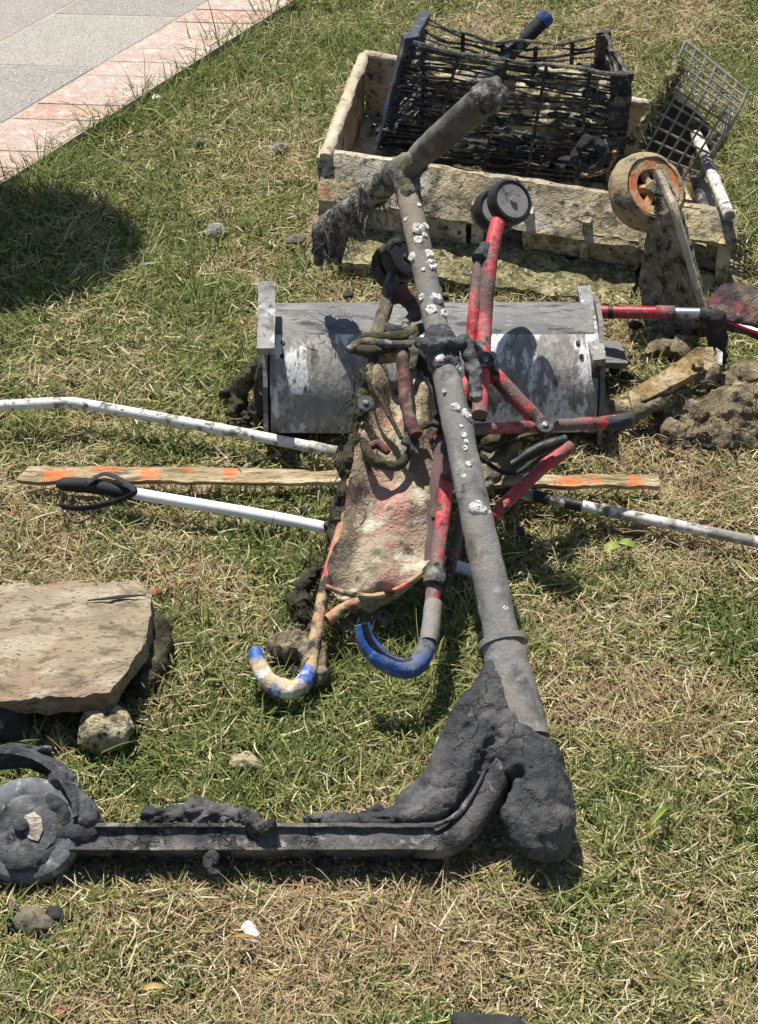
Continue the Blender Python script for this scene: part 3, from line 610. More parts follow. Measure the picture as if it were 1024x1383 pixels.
# barnacles on the stem: small open cones
rb = random.Random(3)
def barnacle(c, n, r):
    h = rb.uniform(.18, .5); q = rb.choice([.3, .5, 1.0, 1.05])
    return warp(lathe([(r, -.002), (r * .98, .001), (r * .66, r * h), (r * .45, r * h), (r * .3, r * h * q), (1e-4, r * h * q * .9)], c, n, 9, False), r * .38, 320, rb.randint(0, 99))
def stem_barn(py, ang, r, rs):
    r *= rb.uniform(.5, 1.1)
    c = onstem(py); u = nrm(PN * math.cos(ang) + np.cross(SD, PN) * math.sin(ang))
    mk('barnacle', barnacle(c + u * rs, u, r), m_barn, sc)
for (py, ang, r) in ((258, .5, .004), (246, -.9, .005), (300, -.8, .005), (313, .9, .006), (318, 0.1, .010), (326, .5, .008), (332, -.1, .006), (350, -1.0, .009), (352, .55, .008), (365, .7, .009), (372, -.2, .005), (285, .6, .004), (405, -.9, .007), (412, .4, .010), (425, -.25, .009), (430, .9, .006)):
    stem_barn(py, ang, r, .0165)
for (py, ang, r) in ((492, -.3, .007), (495, 1.0, .009), (505, 1.0, .008), (535, -.5, .004), (560, .0, .008), (568, .75, .009), (573, .95, .008), (585, .1, .004), (597, .15, .006), (606, .25, .005), (615, .05, .005), (636, .1, .004), (650, -.4, .004), (694, 0., .010), (698, .35, .007), (693, -.25, .006), (700, .8, .005), (830, .5, .004)):
    stem_barn(py, ang, r, .0200)

# ------------------------------------------------------------------ folded stroller with red frame
st = thing('folded_stroller', P(540, 700, 0), 'folded umbrella stroller with scuffed red frame, stained seat and blue hooked handles', 'stroller')
def TB(pts, r=.0088, m=None, name='frame_tube', amp=.0012, parent=None, label=None, seed=1, n=None):
    return mk(name, tube([P(*p) for p in pts], r, n or max(14, 8 * len(pts)), 14, amp, 80, seed), m or m_red, parent or st, label=label)
# left main tube with its hook
TB([(420, 905, .030), (428, 850, .048), (440, 790, .072), (465, 700, .113), (484, 600, .175), (496, 530, .218), (508, 470, .256)], .0085, m_red_tan, seed=3)
TB([(345, 876, .050), (350, 898, .040), (366, 922, .030), (392, 932, .026), (410, 922, .028), (419, 903, .034)], [.008, .011, .013, .013, .012, .010], m_blue_cream, 'handle', .003, label='left handle, blue plastic crusted with cream mud')
TB([(442, 838, .050), (462, 824, .055), (484, 812, .06)], .0085, m_red_tan, seed=6)
# right main tube with its hook
TB([(577, 872, .085), (582, 830, .095), (590, 760, .12), (600, 680, .155), (608, 600, .195), (622, 540, .225), (645, 495, .25)], .0100, m_red, seed=5)
hk = TB([(489, 843, .125), (495, 866, .108), (512, 888, .092), (538, 902, .08), (560, 900, .078), (574, 880, .083), (578, 862, .088)], [.011, .0125, .0135, .0135, .0135, .0125, .0115], m_blue, 'handle', .0012, label='right handle, bright blue plastic hook')
mk('groove', tube([P(*p) + np.array([0, -.006, .0095]) for p in ((492, 845, .125), (499, 866, .108), (515, 886, .092), (539, 898, .08), (557, 896, .078))], .0045, 24, 8), m_black, hk)
TB([(579, 868, .088), (586, 815, .103)], .0125, m_mud_tube, 'sleeve', .002, label='muddy sleeve above the right handle')
TB([(585, 790, .112), (590, 765, .122)], .0135, m_crust, 'joint', .003, seed=3)
TB([(598, 800, .06), (612, 750, .08), (626, 690, .11), (640, 630, .14)], .0085, m_red_dirty, seed=8)
# far end: wheel legs
TB([(648, 560, .225), (652, 490, .25), (654, 440, .265), (660, 370, .315), (668, 318, .34), (676, 292, .35)], .0112, m_red, seed=9)
TB([(636, 478, .24), (640, 420, .28), (648, 355, .32)], .0085, m_red, seed=12)
TB([(652, 490, .245), (690, 530, .215), (730, 573, .18)], .0118, m_red, seed=13)
TB([(640, 580, .2), (700, 577, .185), (760, 574, .17), (815, 571, .155), (850, 568, .145)], [.0085, .0085, .0085, .010, .012], m_red, seed=14)
TB([(812, 572, .155), (838, 570, .15), (852, 566, .145)], [.009, .0125, .010], m_mud, 'tube_mud', .003)
TB([(664, 698, .09), (695, 668, .10), (735, 630, .115), (772, 603, .125)], .0095, m_red, seed=15)
TB([(690, 628, .085), (730, 606, .10), (765, 594, .105)], [.006, .010, .008], m_black, 'strap_buckle', .002, seed=16)
TB([(735, 572, .18), (745, 580, .175)], .016, m_mud, 'joint', .004, seed=4)
TB([(655, 482, .248), (660, 510, .235)], .017, m_mud, 'joint', .004, seed=5)
TB([(648, 352, .325), (660, 336, .33)], .014, m_mud, 'joint', .004, seed=7)
# crossbars of the folded frame
TB([(492, 488, .24), (530, 482, .25), (575, 480, .255), (612, 484, .25)], .0085, m_rust, 'crossbar', .0015)
TB([(543, 470, .262), (547, 520, .242), (552, 560, .225), (562, 588, .212)], [.0085, .0095, .0088, .010], m_dkred, 'frame_tube', .0035, seed=17)
TB([(536, 470, .26), (500, 474, .258), (478, 470, .25), (500, 458, .262), (545, 455, .268), (574, 440, .27)], [.006, .009, .008, .010, .010, .007], m_weed, 'strap', .003, seed=18)
TB([(505, 480, .25), (512, 445, .262), (522, 410, .272), (528, 385, .28), (534, 368, .285)], .0105, m_drift, 'frame_tube', .003, seed=19)
TB([(524, 402, .275), (542, 398, .275), (556, 408, .268), (562, 430, .258)], [.012, .013, .012, .010], m_dkred, 'linkage', .004, seed=20)
TB([(488, 592, .196), (504, 620, .180), (534, 628, .178), (552, 612, .188), (560, 588, .202), (578, 574, .208), (606, 574, .204)], [.005, .0065, .0075, .007, .007, .005, .005], m_weed, 'strap', .0045, seed=21, n=50)
TB([(497, 605, .182), (510, 600, .185), (524, 612, .18)], [.006, .007, .005], m_dkred, 'strap', .002, seed=22)
TB([(560, 560, .205), (572, 600, .17), (600, 575, .2)], .006, m_dkred, 'linkage', .002)
# seat cloth: sagging sheet with thickness
rows = [((504, 498, .235), (585, 492, .24)), ((497, 540, .213), (600, 540, .222)), ((488, 590, .187), (606, 595, .194)), ((476, 645, .158), (603, 655, .162)),
        ((462, 700, .128), (597, 712, .130)), ((450, 750, .102), (588, 752, .112)), ((442, 782, .086), (560, 782, .090)), ((446, 799, .072), (520, 803, .070))]
ctrl = np.array([[P(*a), P(*b)] for a, b in rows]); nr, ncol = 44, 26
Lc, Rc = catmull(ctrl[:, 0], nr), catmull(ctrl[:, 1], nr); V = []
for i in range(nr):
    for j in range(ncol):
        t = j / (ncol - 1); p = Lc[i] * (1 - t) + Rc[i] * t; s = math.sin(math.pi * t)
        p = p + np.array([0, 0, -.030 * s * (.4 + .6 * i / nr) + .014 * math.sin(3.2 * math.pi * t + 1.2 + i * .05) * (1 - .3 * i / nr) + .005 * math.sin(7 * t + .45 * i)])
        if t > .82: p = p + np.array([0.0, 0.0, -(t - .82) * .25 * (1 - i / nr)])
        V.append(p)
V = np.array(V); V, _ = warp((V, None), .011, 24, 5); nV = len(V); V2 = V + np.array([0, .004, -.006])
Fq = [(i * ncol + j, (i + 1) * ncol + j, (i + 1) * ncol + j + 1, i * ncol + j + 1) for i in range(nr - 1) for j in range(ncol - 1)]
rim = [i * ncol for i in range(nr)] + [(nr - 1) * ncol + j for j in range(1, ncol)] + [i * ncol + ncol - 1 for i in range(nr - 2, -1, -1)] + [j for j in range(ncol - 2, 0, -1)]
Fq += [tuple(k + nV for k in f[::-1]) for f in Fq] + [(rim[k], rim[(k + 1) % len(rim)], rim[(k + 1) % len(rim)] + nV, rim[k] + nV) for k in range(len(rim))]
seat = mk('seat_cloth', (np.concatenate([V, V2]), Fq), m_fabric, st, label='sagging seat cloth stained cream, pink and red')
mk('side_flap', warp(slab(P(590, 560, .2), P(604, 590, .19), P(592, 760, .10), P(576, 772, .085), .005, 6, 20), .005, 30, 3), m_fabric_dark, seat)
mk('hem', tube([P(440, 792, .080), P(470, 802, .070), P(515, 804, .068), P(560, 782, .086), P(588, 755, .11)], .004, 30, 8, .0015, 80), m_red_tan, seat)
# loose straps, sludge, hinge plates and plugs round the folded joints
for k, (pts, r) in enumerate((([(486, 500, .245), (508, 530, .232), (528, 565, .218), (542, 592, .206)], .0032), ([(575, 438, .272), (560, 462, .268), (584, 500, .25), (592, 560, .215)], .004), ([(470, 474, .255), (490, 462, .262), (530, 466, .27), (570, 462, .27), (600, 452, .27)], .006),
                              ([(612, 590, .17), (660, 606, .10), (712, 588, .10), (750, 585, .11)], .004), ([(640, 612, .09), (690, 640, .06), (735, 612, .08)], .0035), ([(562, 420, .265), (548, 440, .268), (560, 470, .266), (556, 500, .25)], .0055), ([(598, 520, .22), (604, 580, .19), (600, 640, .165), (588, 700, .13)], .005))):
    TB(pts, r, (m_weed, m_blackclod, m_crust)[k % 3], 'strap', r * .5, seed=30 + k, n=30)
for k, (pts, r) in enumerate((([(560, 478, .255), (590, 500, .24), (600, 530, .22)], .013), ([(640, 530, .225), (648, 560, .21)], .012), ([(520, 440, .262), (540, 452, .262)], .011), ([(592, 560, .20), (606, 585, .19)], .010), ([(660, 600, .07), (690, 585, .08), (716, 590, .08)], .013), ([(552, 590, .205), (560, 610, .195)], .009))):
    mk('sludge', clay([[(P(*p), r * (.8 + .3 * ((i + k) % 2))) for i, p in enumerate(pts)]], .0035, ((.008, 60), (.005, 150)), 70 + k, 1), (m_blackclod, m_weed, m_mud)[k % 3], st)
for k, (a, b, z, nx_) in enumerate(((590, 778, .122, 0), (656, 486, .262, 0), (736, 574, .192, 0), (648, 470, .262, 0), (606, 605, .205, 0), (494, 545, .226, 0))):
    pc = P(a, b, z); hg = mk('hinge_plate', warp(disc(.0125, .004, pc, (.1, -.5, .85), 14, .2), .0015, 90, k), m_wheel, st)
    mk('rivet', disc(.0042, .004, pc + nrm((.1, -.5, .85)) * .003, (.1, -.5, .85), 10, .3), m_zinc_edge, hg)
# weed hanging along the left side
for k, ch in enumerate(([(494, 500, .236, .008), (486, 560, .200, .011), (472, 620, .162, .012), (461, 680, .122, .014), (453, 735, .088, .010)],
                        [(462, 690, .10, .018), (452, 712, .085, .015)], [(432, 770, .05, .010), (414, 790, .035, .014), (402, 815, .02, .014), (410, 835, .01, .012)],
                        [(380, 872, .02, .016), (400, 868, .03, .020), (420, 885, .025, .018), (428, 910, .018, .014)], [(500, 830, .01, .014), (460, 845, .01, .016), (525, 838, .012, .012)])):
    mk('weed_clump', clay([[(P(a, b, z), r) for a, b, z, r in ch]], .005, ((.014, 40), (.007, 110)), 40 + k, 1), m_weed if k < 3 else m_weed_pale, st)
mk('weed_strands', strands([P(492, 520, .23), P(474, 620, .165), P(457, 700, .11), P(430, 770, .04), P(408, 820, .015), P(415, 890, .015)], 520, .034, .0009, 5, 1.3, .013), m_weed, st, kind='stuff')
mk('weed_strands', strands([P(390, 880, .015), P(430, 870, .02), P(520, 838, .01)], 300, .03, .0009, 6, 1.0, .016), m_weed_pale, st, kind='stuff')
# the wheels
def twin(c, ax, r, gap, mats, nm='wheel'):
    for s in (1, -1):
        ctr = c + nrm(ax) * gap * s
        w = mk(nm, lathe([(r * .55, -.010), (r * .93, -.011), (r, -.006), (r, .006), (r * .93, .011), (r * .84, .0115), (r * .80, .007), (r * .55, .007)], ctr, ax, 36), mats[0], st)
        mk('hub', join(disc(r * .82, .018, ctr + nrm(ax) * .001, ax, 30, .1), disc(r * .16, .006, ctr + nrm(ax) * .011 * s, ax, 14, .2)), mats[1], w)
    mk('axle', tube([c - nrm(ax) * gap, c + nrm(ax) * gap], .007, 2, 10), m_black, st)
wc = P(678, 280, .35); twin(wc, np.array([.46, -.56, .68]),   .0345, .021, (m_black, m_greymudflat))
wl = P(536, 358, .285); twin(wl, np.array([.55, -.35, .75]), .0325, .014, (m_black, m_black))
mk('wheel_mud', clay([[(wl + np.array([-.025, -.01, -.012]), .012), (wl + np.array([-.03, 0, .012]), .010), (wl + np.array([.0, .01, .034]), .009)]], .004, ((.005, 70),), 3), m_weed, st)

# ------------------------------------------------------------------ grey metal drum cover behind
dr = thing('metal_drum', P(585, 560, 0), 'grey galvanised half drum with end brackets under the stroller', 'drum')
xl, xr = Y(368, 500, 2.5)[0], Y(800, 500, 2.5)[0]
arc = lambda a0, a1, n: [(2.53 + .126 * math.cos(t), .034 + .130 * math.sin(t)) for t in np.radians(np.linspace(a0, a1, n))]
prof, prof2 = arc(183, 111, 9), arc(111, -2, 12)
def sheet(pf, x0, x1, n, th=.004, amp=.0025, seed=1):
    pf = np.array(pf); Vs = []
    c = np.array([2.55, .05])
    for i in range(n + 1):
        x = x0 + (x1 - x0) * i / n
        for (y, z) in pf: Vs.append((x, y, z))
        for (y, z) in pf:
            q = np.array([y, z]); q = q + nrm(c - q) * th; Vs.append((x, q[0], q[1]))
    m = len(pf); F = []
    for i in range(n):
        a, b = i * 2 * m, (i + 1) * 2 * m
        for j in range(m - 1):
            F += [(a + j, b + j, b + j + 1, a + j + 1), (a + m + j, a + m + j + 1, b + m + j + 1, b + m + j)]
        F += [(a, a + m, b + m, b), (a + m - 1, b + m - 1, b + 2 * m - 1, a + 2 * m - 1)]
    for e in (0, n * 2 * m): F += [(e + j, e + j + 1, e + m + j + 1, e + m + j) for j in range(m - 1)]
    return warp((np.array(Vs), F), amp, 14, seed)
dense = lambda pf, n: catmull([(a, b, 0) for a, b in pf], n)[:, :2]
shell = mk('front_sheet', sheet(dense(prof, 16), xl, xr, 50), m_zinc, dr, label='pale grey front sheet with white stains')
mk('top_sheet', sheet(dense(prof2, 20), xl, xr - .004, 50, seed=1), m_zinc_dark, dr, label='darker weathered top sheet')
# end frames
def bar(p, q, w, t, side=(1, 0, 0), amp=.0015, seed=2, n=10):
    p, q = np.asarray(p, float), np.asarray(q, float); s = nrm(side); s = nrm(s - nrm(q - p) * np.dot(s, nrm(q - p))); d = nrm(np.cross(q - p, s))
    return warp(slab(p - s * w / 2 - d * t / 2, p + s * w / 2 - d * t / 2, q + s * w / 2 - d * t / 2, q - s * w / 2 - d * t / 2, d * t, 1, n), amp, 40, seed)
mk('bracket', bar(Y(359, 475, 2.40), Y(361, 384, 2.54), .026, .014, amp=.003), m_zinc_edge, dr, label='left upright flange')
pe = [P(378, 380, .20), P(372, 575, .0), P(346, 575, .0), P(352, 480, .10)]
endp = lambda x, s: warp(prism([(x, y, z) for y, z in ((2.395, .0), (2.397, .05), (2.415, .105), (2.45, .148), (2.50, .172), (2.55, .174), (2.61, .15), (2.655, .09), (2.665, 0.0))], (.007 * s, 0, 0)), .002, 30, 3)
mk('end_plate', endp(xl - .003, -1), m_zinc_dark, dr, smooth=False)
mk('end_plate', endp(xr + .003, 1), m_zinc_dark, dr, smooth=False)
mk('bracket', bar(Y(788, 390, 2.62), Y(810, 490, 2.42), .021, .012, amp=.003), m_zinc_edge, dr, label='right slanting flange')
mk('bracket', bar(Y(806, 488, 2.44), Y(806, 570, 2.42), .016, .012), m_crust, dr)
mk('foot', warp(slab(P(806, 490, .05), P(848, 490, .045), P(838, 462, .05), P(806, 458, .055), .012, 4, 3), .002, 30), m_zinc_dark, dr, smooth=False)
for (px, py) in ((381, 445), (381, 465), (783, 447), (786, 462)):
    tt = math.radians(118 if py < 455 else 128); nn = (0, math.cos(tt), math.sin(tt)); xx = Y(px, py, 2.46)[0]
    mk('rivet_hole', disc(.0035, .003, (xx, 2.53 + .127 * math.cos(tt), .034 + .131 * math.sin(tt)), nn, 12), m_black, dr)

# muddy branch leaning on the drum's left end
br = mk('muddy_branch', clay([[(P(366, 482, .12), .012), (P(345, 500, .085), .014), (P(322, 520, .045), .013), (P(300, 535, .015), .010)],
                              [(P(360, 500, .10), .014), (P(350, 540, .04), .014), (P(345, 572, .008), .012)], [(P(338, 510, .06), .012), (P(312, 560, .01), .014)], [(P(366, 520, .08), .012), (P(368, 570, .01), .010)]],
                             .005, ((.010, 45), (.005, 120)), 14, 1), m_weed, label='weedy muddy branch leaning against the drum\'s left end', cat='branch')

# ------------------------------------------------------------------ poles, cane, lath
bp = thing('bent_white_pole', P(200, 570, 0), 'bent mud-specked white pole lying upper left, its end at the stroller', 'pole')
mk('shaft', tube([P(-90, 552, .052), P(0, 548, .052), P(85, 544, .052), P(125, 548, .050), P(300, 580, .038), P(452, 610, .030)], .0088, 60, 16, .0004, 60), m_white, bp)
mk('end_cap', tube([P(418, 603, .033), P(455, 611, .030)], .0094, 8, 16, .0006, 60), m_white_dirty, bp)
cane = thing('white_cane', P(300, 690, 0), 'white cane with black rubber grip and wrist loop lying on the grass', 'cane')
mk('shaft', tube([P(168, 664, .034), P(440, 713, .028), P(640, 772, .02)], .0088, 40, 16), m_white_clean, cane)
gr = mk('grip', tube([P(82, 653, .040), P(86, 654, .040), P(120, 656, .038), P(150, 661, .036), P(180, 667, .034)], [.006, .0105, .0115, .0105, .0090], 24, 16, .0004, 90), m_grip, cane)
mk('wrist_loop', tube([P(118, 652, .052), P(142, 640, .055), P(170, 652, .054), P(182, 664, .05), P(160, 676, .036), P(115, 686, .034), P(84, 683, .035), P(84, 668, .04)], .0028, 60, 8, flat=(1.6, .6)), m_grip, cane)
mk('wrist_loop', tube([P(84, 690, .03), P(100, 706, .03), P(120, 700, .03), P(130, 690, .032)], .0014, 30, 6), m_grip, cane)
wp = thing('scraped_white_pole', P(860, 690, 0), 'scraped white pole with black patches running out to the right edge', 'pole')
mk('shaft', tube([P(704, 666, .034), P(820, 690, .030), P(1120, 752, .028)], .0083, 40, 16, .0004, 60), m_white_dirty, wp)
mk('black_band', tube([P(722, 669.6, .034), P(735, 672.5, .0335), P(742, 674, .033)], .0088, 10, 16, .0012, 90), m_black, wp)
mk('black_band', tube([P(764, 679, .0325), P(776, 681.5, .032), P(786, 683.5, .032)], .0088, 10, 16, .0014, 90), m_black, wp)
la = thing('wooden_lath', P(450, 645, 0), 'thin weathered wooden lath with orange paint marks passing beneath the stroller', 'lath')
lg_ = warp(slab(P(25, 653, .022), P(892, 662, .022), P(890, 647, .026), P(40, 634, .026), -.008, 420, 7), .005, 22, 4)
strip = mk('strip', lg_, m_lath, la, smooth=False)
mask = np.zeros(len(lg_[0])); lv = np.asarray(lg_[0])
for (a, b, rx, ry) in ((78, 643, 18, 7), (140, 636, 26, 3), (200, 637, 15, 5), (204, 645, 11, 6), (312, 640, 9, 7), (770, 651, 22, 6), (806, 651, 8, 5), (858, 653, 10, 7), (255, 636, 8, 3)):
    c = P(a, b, .03); dx = (lv[:, 0] - c[0]) / (rx * .0011); dy = (lv[:, 1] - c[1]) / (ry * .0018)
    mask = np.maximum(mask, np.clip(1.35 - np.hypot(dx, dy) + (fbm(lv, 130, 5, 3) - .5) * 2.4, 0, 1))
at_ = strip.data.attributes.new('Paint', 'FLOAT', 'POINT'); at_.data.foreach_set('value', (mask * .68).astype(np.float32))
mk('fallen_timber', clay([[(P(665, 615, .03), .018), (P(700, 640, .02), .022), (P(715, 650, .015), .014)], [(P(655, 650, .03), .016), (P(690, 600, .05), .016)]], .006, ((.010, 35), (.005, 100)), 5, 2), m_drift, label='lump of muddy driftwood behind the scooter stem', cat='driftwood')

# ------------------------------------------------------------------ board on stones, lower left
poly = [(-190, 800), (-60, 790), (185, 785), (203, 797), (206, 815), (200, 862), (186, 880), (172, 900), (162, 915), (150, 934), (100, 940), (0, 944), (-190, 950)]
bt = np.array([P(a, b, .070 + .00004 * (b - 860)) for a, b in poly])
def filled(poly, th, step=.012, amp=.003, seed=1):
    """thick plate with a finely divided top, cut to an outline"""
    bm = bmesh.new(); vs = [bm.verts.new(p) for p in poly]; bm.faces.new(vs)
    nrm0 = None
    bmesh.ops.subdivide_edges(bm, edges=bm.edges[:], cuts=6, use_grid_fill=True)
    r = bmesh.ops.triangulate(bm, faces=bm.faces[:]);
    for _ in range(2): bmesh.ops.subdivide_edges(bm, edges=bm.edges[:], cuts=1, use_grid_fill=True)
    ex = bmesh.ops.extrude_face_region(bm, geom=bm.faces[:])
    vv = [v for v in ex['geom'] if isinstance(v, bmesh.types.BMVert)]
    bmesh.ops.translate(bm, verts=vv, vec=Vector(th)); bm.verts.index_update()
    V = np.array([v.co[:] for v in bm.verts]); F = [tuple(v.index for v in f.verts) for f in bm.faces]; bm.free()
    return warp((V, F), amp, 45, seed, 4)
bd = thing('weathered_board', P(60, 880, 0), 'broken weathered wooden board propped above the grass at left', 'board')
mk('plank', filled(bt, (0, 0, -.027), amp=.007, seed=6), m_board, bd, angle=50)
mk('split', filled([P(118, 812, .0725), P(160, 805, .0725), P(198, 804, .0725), P(160, 809, .0725)], (0, 0, .002), amp=.0006), m_blackclod, bd)
mk('torn_edge', clay([[(P(212, 850, .03), .022), (P(208, 890, .02), .020), (P(190, 925, .02), .018)]], .006, ((.010, 50), (.005, 120)), 4, 2), m_weed, bd)
mk('pale_stone', ico(P(144, 983, .022), (.040, .034, .030), 4, .018, 30, 5), m_stone, label='pale lichen-crusted stone beneath the front edge of the board', cat='stone')
mk('mud_lump', clay([[(P(-20, 968, .03), .034), (P(12, 966, .03), .028), (P(30, 985, .015), .018)]], .006, ((.014, 35), (.006, 100)), 8, 2), m_blackclod, label='dark mud lump under the board at the left edge', cat='mud')
mk('pale_pebble', ico(P(50, 999, .008), (.009, .008, .007), 2, .003, 90, 2), m_greyclod, label='small pale pebble above the scooter mudguard', cat='pebble')

# ------------------------------------------------------------------ encrusted plastic tray at the back
FL, FR, BLc, BR = P(440, 213, .17), P(992, 296, .125), P(492, 76, .165), P(932, 152, .15)
FU = nrm(FR - FL); FVv = nrm(np.array([FU[1], -FU[0], 0])) ; FVv = FVv if FVv[1] < 0 else -FVv       # outward (towards the camera)
def dn(p, z): return np.array([p[0], p[1], z])
inn = -FVv
tray = thing('plastic_tray', [(FL[0] + FR[0]) / 2, FL[1], 0], 'long shallow tan plastic tray crusted with lichen and mud', 'tray')
N1 = 70
mk('front_wall', warp(slab(dn(FL, .005) + inn * .02, dn(FR, .0) + inn * .02, FR + inn * .02, FL + inn * .02, .014, N1, 18, holes=((.865, .945, .42, .68),)), .006, 26, 3), m_tan, tray)
# rolled flange sloping outwards below the rim, broken away on the right part
def band(a, b, z0, z1, out0, out1, th, nu, nv, amp, seed):
    A, B = FL + (FR - FL) * a, FL + (FR - FL) * b
    k = lambda p, z, o: np.array([p[0], p[1], 0]) + np.array([0, 0, z]) + FVv * o
    return warp(slab(k(A, A[2] + z0, out0), k(B, B[2] + z0, out0), k(B, B[2] + z1, out1), k(A, A[2] + z1, out1), th, nu, nv), amp, 30, seed)
mk('rim_flange', band(-.01, .80, -.060, .004, .042, -.012, .012, 60, 8, .007, 5), m_tan, tray)
mk('rim_flange', band(.86, 1.01, -.035, .004, .03, -.012, .012, 14, 5, .007, 6), m_tan, tray)
mk('front_panel', band(-.005, .36, -.125, -.055, .030, .036, .012, 30, 8, .006, 8), m_tan, tray)
mk('front_panel', band(.52, .78, -.112, -.052, .020, .034, .012, 26, 7, .008, 9), m_tan, tray, label='broken lower front panel')
for u, w in ((.37, .03), (.50, .02), (.64, .02), (.97, .03)):
    mk('rib', band(u, u + w, -.12, -.03, .024, .034, .02, 4, 8, .004, int(u * 100)), m_tan, tray)
mk('base_ledge', join(band(.07, .78, -.132, -.108, .125, .028, .03, 70, 10, .010, 12), band(.07, .78, -.185, -.130, .132, .124, .03, 70, 6, .010, 13)), m_moss, tray, label='mossy ledge along the foot of the tray')
mk('base_ledge', band(.84, .98, -.14, -.10, .05, .02, .03, 16, 6, .008, 14), m_moss, tray)
mk('left_wall', warp(slab(dn(FL, .0), dn(BLc, .0), BLc, FL, .014, 30, 12), .004, 26, 4), m_tan, tray)
mk('left_rim', warp(tube([FL + (0, 0, .002), (FL + BLc) / 2 + (0, 0, .004), BLc + (0, 0, .002)], .011, 40, 10, .003, 60, 3, flat=(1, .7)), .001, 20), m_plate_edge, tray)
mk('back_wall', warp(slab(dn(BLc, 0), dn(BR, 0), BR, BLc, .014, 40, 10), .004, 26, 6), m_tan_in, tray)
mk('back_rim', tube([BLc + (0, 0, .002), BR + (0, 0, .002)], .010, 40, 10, .003, 60, 3), m_tan, tray)
mk('right_wall', warp(slab(dn(FR, 0), dn(BR, 0), (BR + dn(BR, .0)) / 2 + (0, 0, .02), (FR + dn(FR, 0)) / 2 + (0, 0, .02), .014, 24, 8), .005, 26, 7), m_tan, tray)
mk('tray_floor', warp(slab(dn(FL, .03), dn(FR, .03), dn(BR, .04), dn(BLc, .04), .012, 60, 30), .010, 16, 9), m_tan_in, tray)

# ------------------------------------------------------------------ black slatted crate in the tray
c_fl, c_fr, c_FL, c_FR = P(506, 226, .085), P(838, 252, .085), P(556, 58, .315), P(850, 104, .275)
c_RL, c_RR = P(572, 22, .275), P(820, 48, .262)
c_rl, c_rr = dn(c_RL, .05) , dn(c_RR, .05)
cr = thing('slatted_crate', dn((c_fl + c_fr) / 2, 0), 'black plastic slatted crate, bent and muddy, standing in the tan tray', 'crate')
rs = random.Random(8)
def slat(a, b, r, seed, sag=.006, m=None):
    n = 9; pts = [a + (b - a) * t + np.array([rs.gauss(0, .0018), rs.gauss(0, .003), rs.gauss(0, .0028) - sag * math.sin(math.pi * t)]) for t in np.linspace(0, 1, n)]
    mk('slat', tube(pts, [r * rs.uniform(.75, 1.3) for _ in range(n)], 22, 7, .0016, 90, seed, flat=(1.2, .8)), m or m_slat, cr)
NS = 30
for i in range(NS):
    t = i / (NS - 1); t0 = t + rs.gauss(0, .006)
    if i not in (11, 17): slat(c_fl + (c_FL - c_fl) * t0, c_fr + (c_FR - c_fr) * t0, .0023 if i < NS - 1 else .0048, i, .003)
    else:
        a, b = c_fl + (c_FL - c_fl) * t0, c_fr + (c_FR - c_fr) * t0; slat(a, a + (b - a) * .42, .0023, i); slat(a + (b - a) * .6, b, .0023, i)
for i in range(16):
    t = i / 15; sag = .034 * t if i > 9 else .012
    slat(c_rl + (c_RL - c_rl) * t, c_rr + (c_RR - c_rr) * t, .0032, 30 + i, sag)
for i in range(15):
    t = i / 14
    slat(c_fr + (c_FR - c_fr) * t, c_rr + (c_RR - c_rr) * t, .0036, 50 + i, .002)
    slat(c_fl + (c_FL - c_fl) * t, c_rl + (c_RL - c_rl) * t, .0036, 70 + i, .002)
for u in (.0, .22, .44, .62, .82):
    a, b = c_fl + (c_fr - c_fl) * u, c_FL + (c_FR - c_FL) * u
    if u: mk('upright', tube([a - (0, .004, 0), (a + b) / 2 - (0, .003, 0), b - (0, .004, 0)], .0032, 14, 6, .0012, 90), m_slat, cr)
    a, b = c_rl + (c_rr - c_rl) * u, c_RL + (c_RR - c_RL) * u
    mk('upright', tube([a + (0, .004, 0), b + (0, .004, -.036 * math.sin(math.pi * u) - .004)], .0045, 14, 6, .0012, 90), m_slat, cr)
mk('corner_post', warp(slab(c_fl + (-.006, -.002, -.01), c_fl + (.016, .006, -.01), c_FL + (.012, .008, .012), c_FL + (-.012, 0, .006), (-.004, .022, 0), 4, 24), .004, 40, 3), m_post, cr, label='bluish muddy left corner post')
mk('corner_post', warp(slab(c_FL + (-.010, .0, .010), c_FL + (.010, .0, .010), c_RL + (.012, 0, .008), c_RL + (-.008, 0, .008), .014, 4, 20), .004, 40, 4), m_post, cr)
mk('corner_post', warp(slab(c_fr + (-.024, 0, -.01), c_fr + (.004, .0, -.01), c_FR + (.006, 0, .006), c_FR + (-.034, 0, .0), (0, .016, 0), 4, 24), .007, 50, 5), m_slat, cr)
mk('corner_post', warp(slab(c_rr + (-.012, 0, 0), c_rr + (.010, 0, 0), c_RR + (.01, 0, .006), c_RR + (-.022, 0, .006), (0, .012, 0), 3, 16), .005, 50, 6), m_slat, cr)
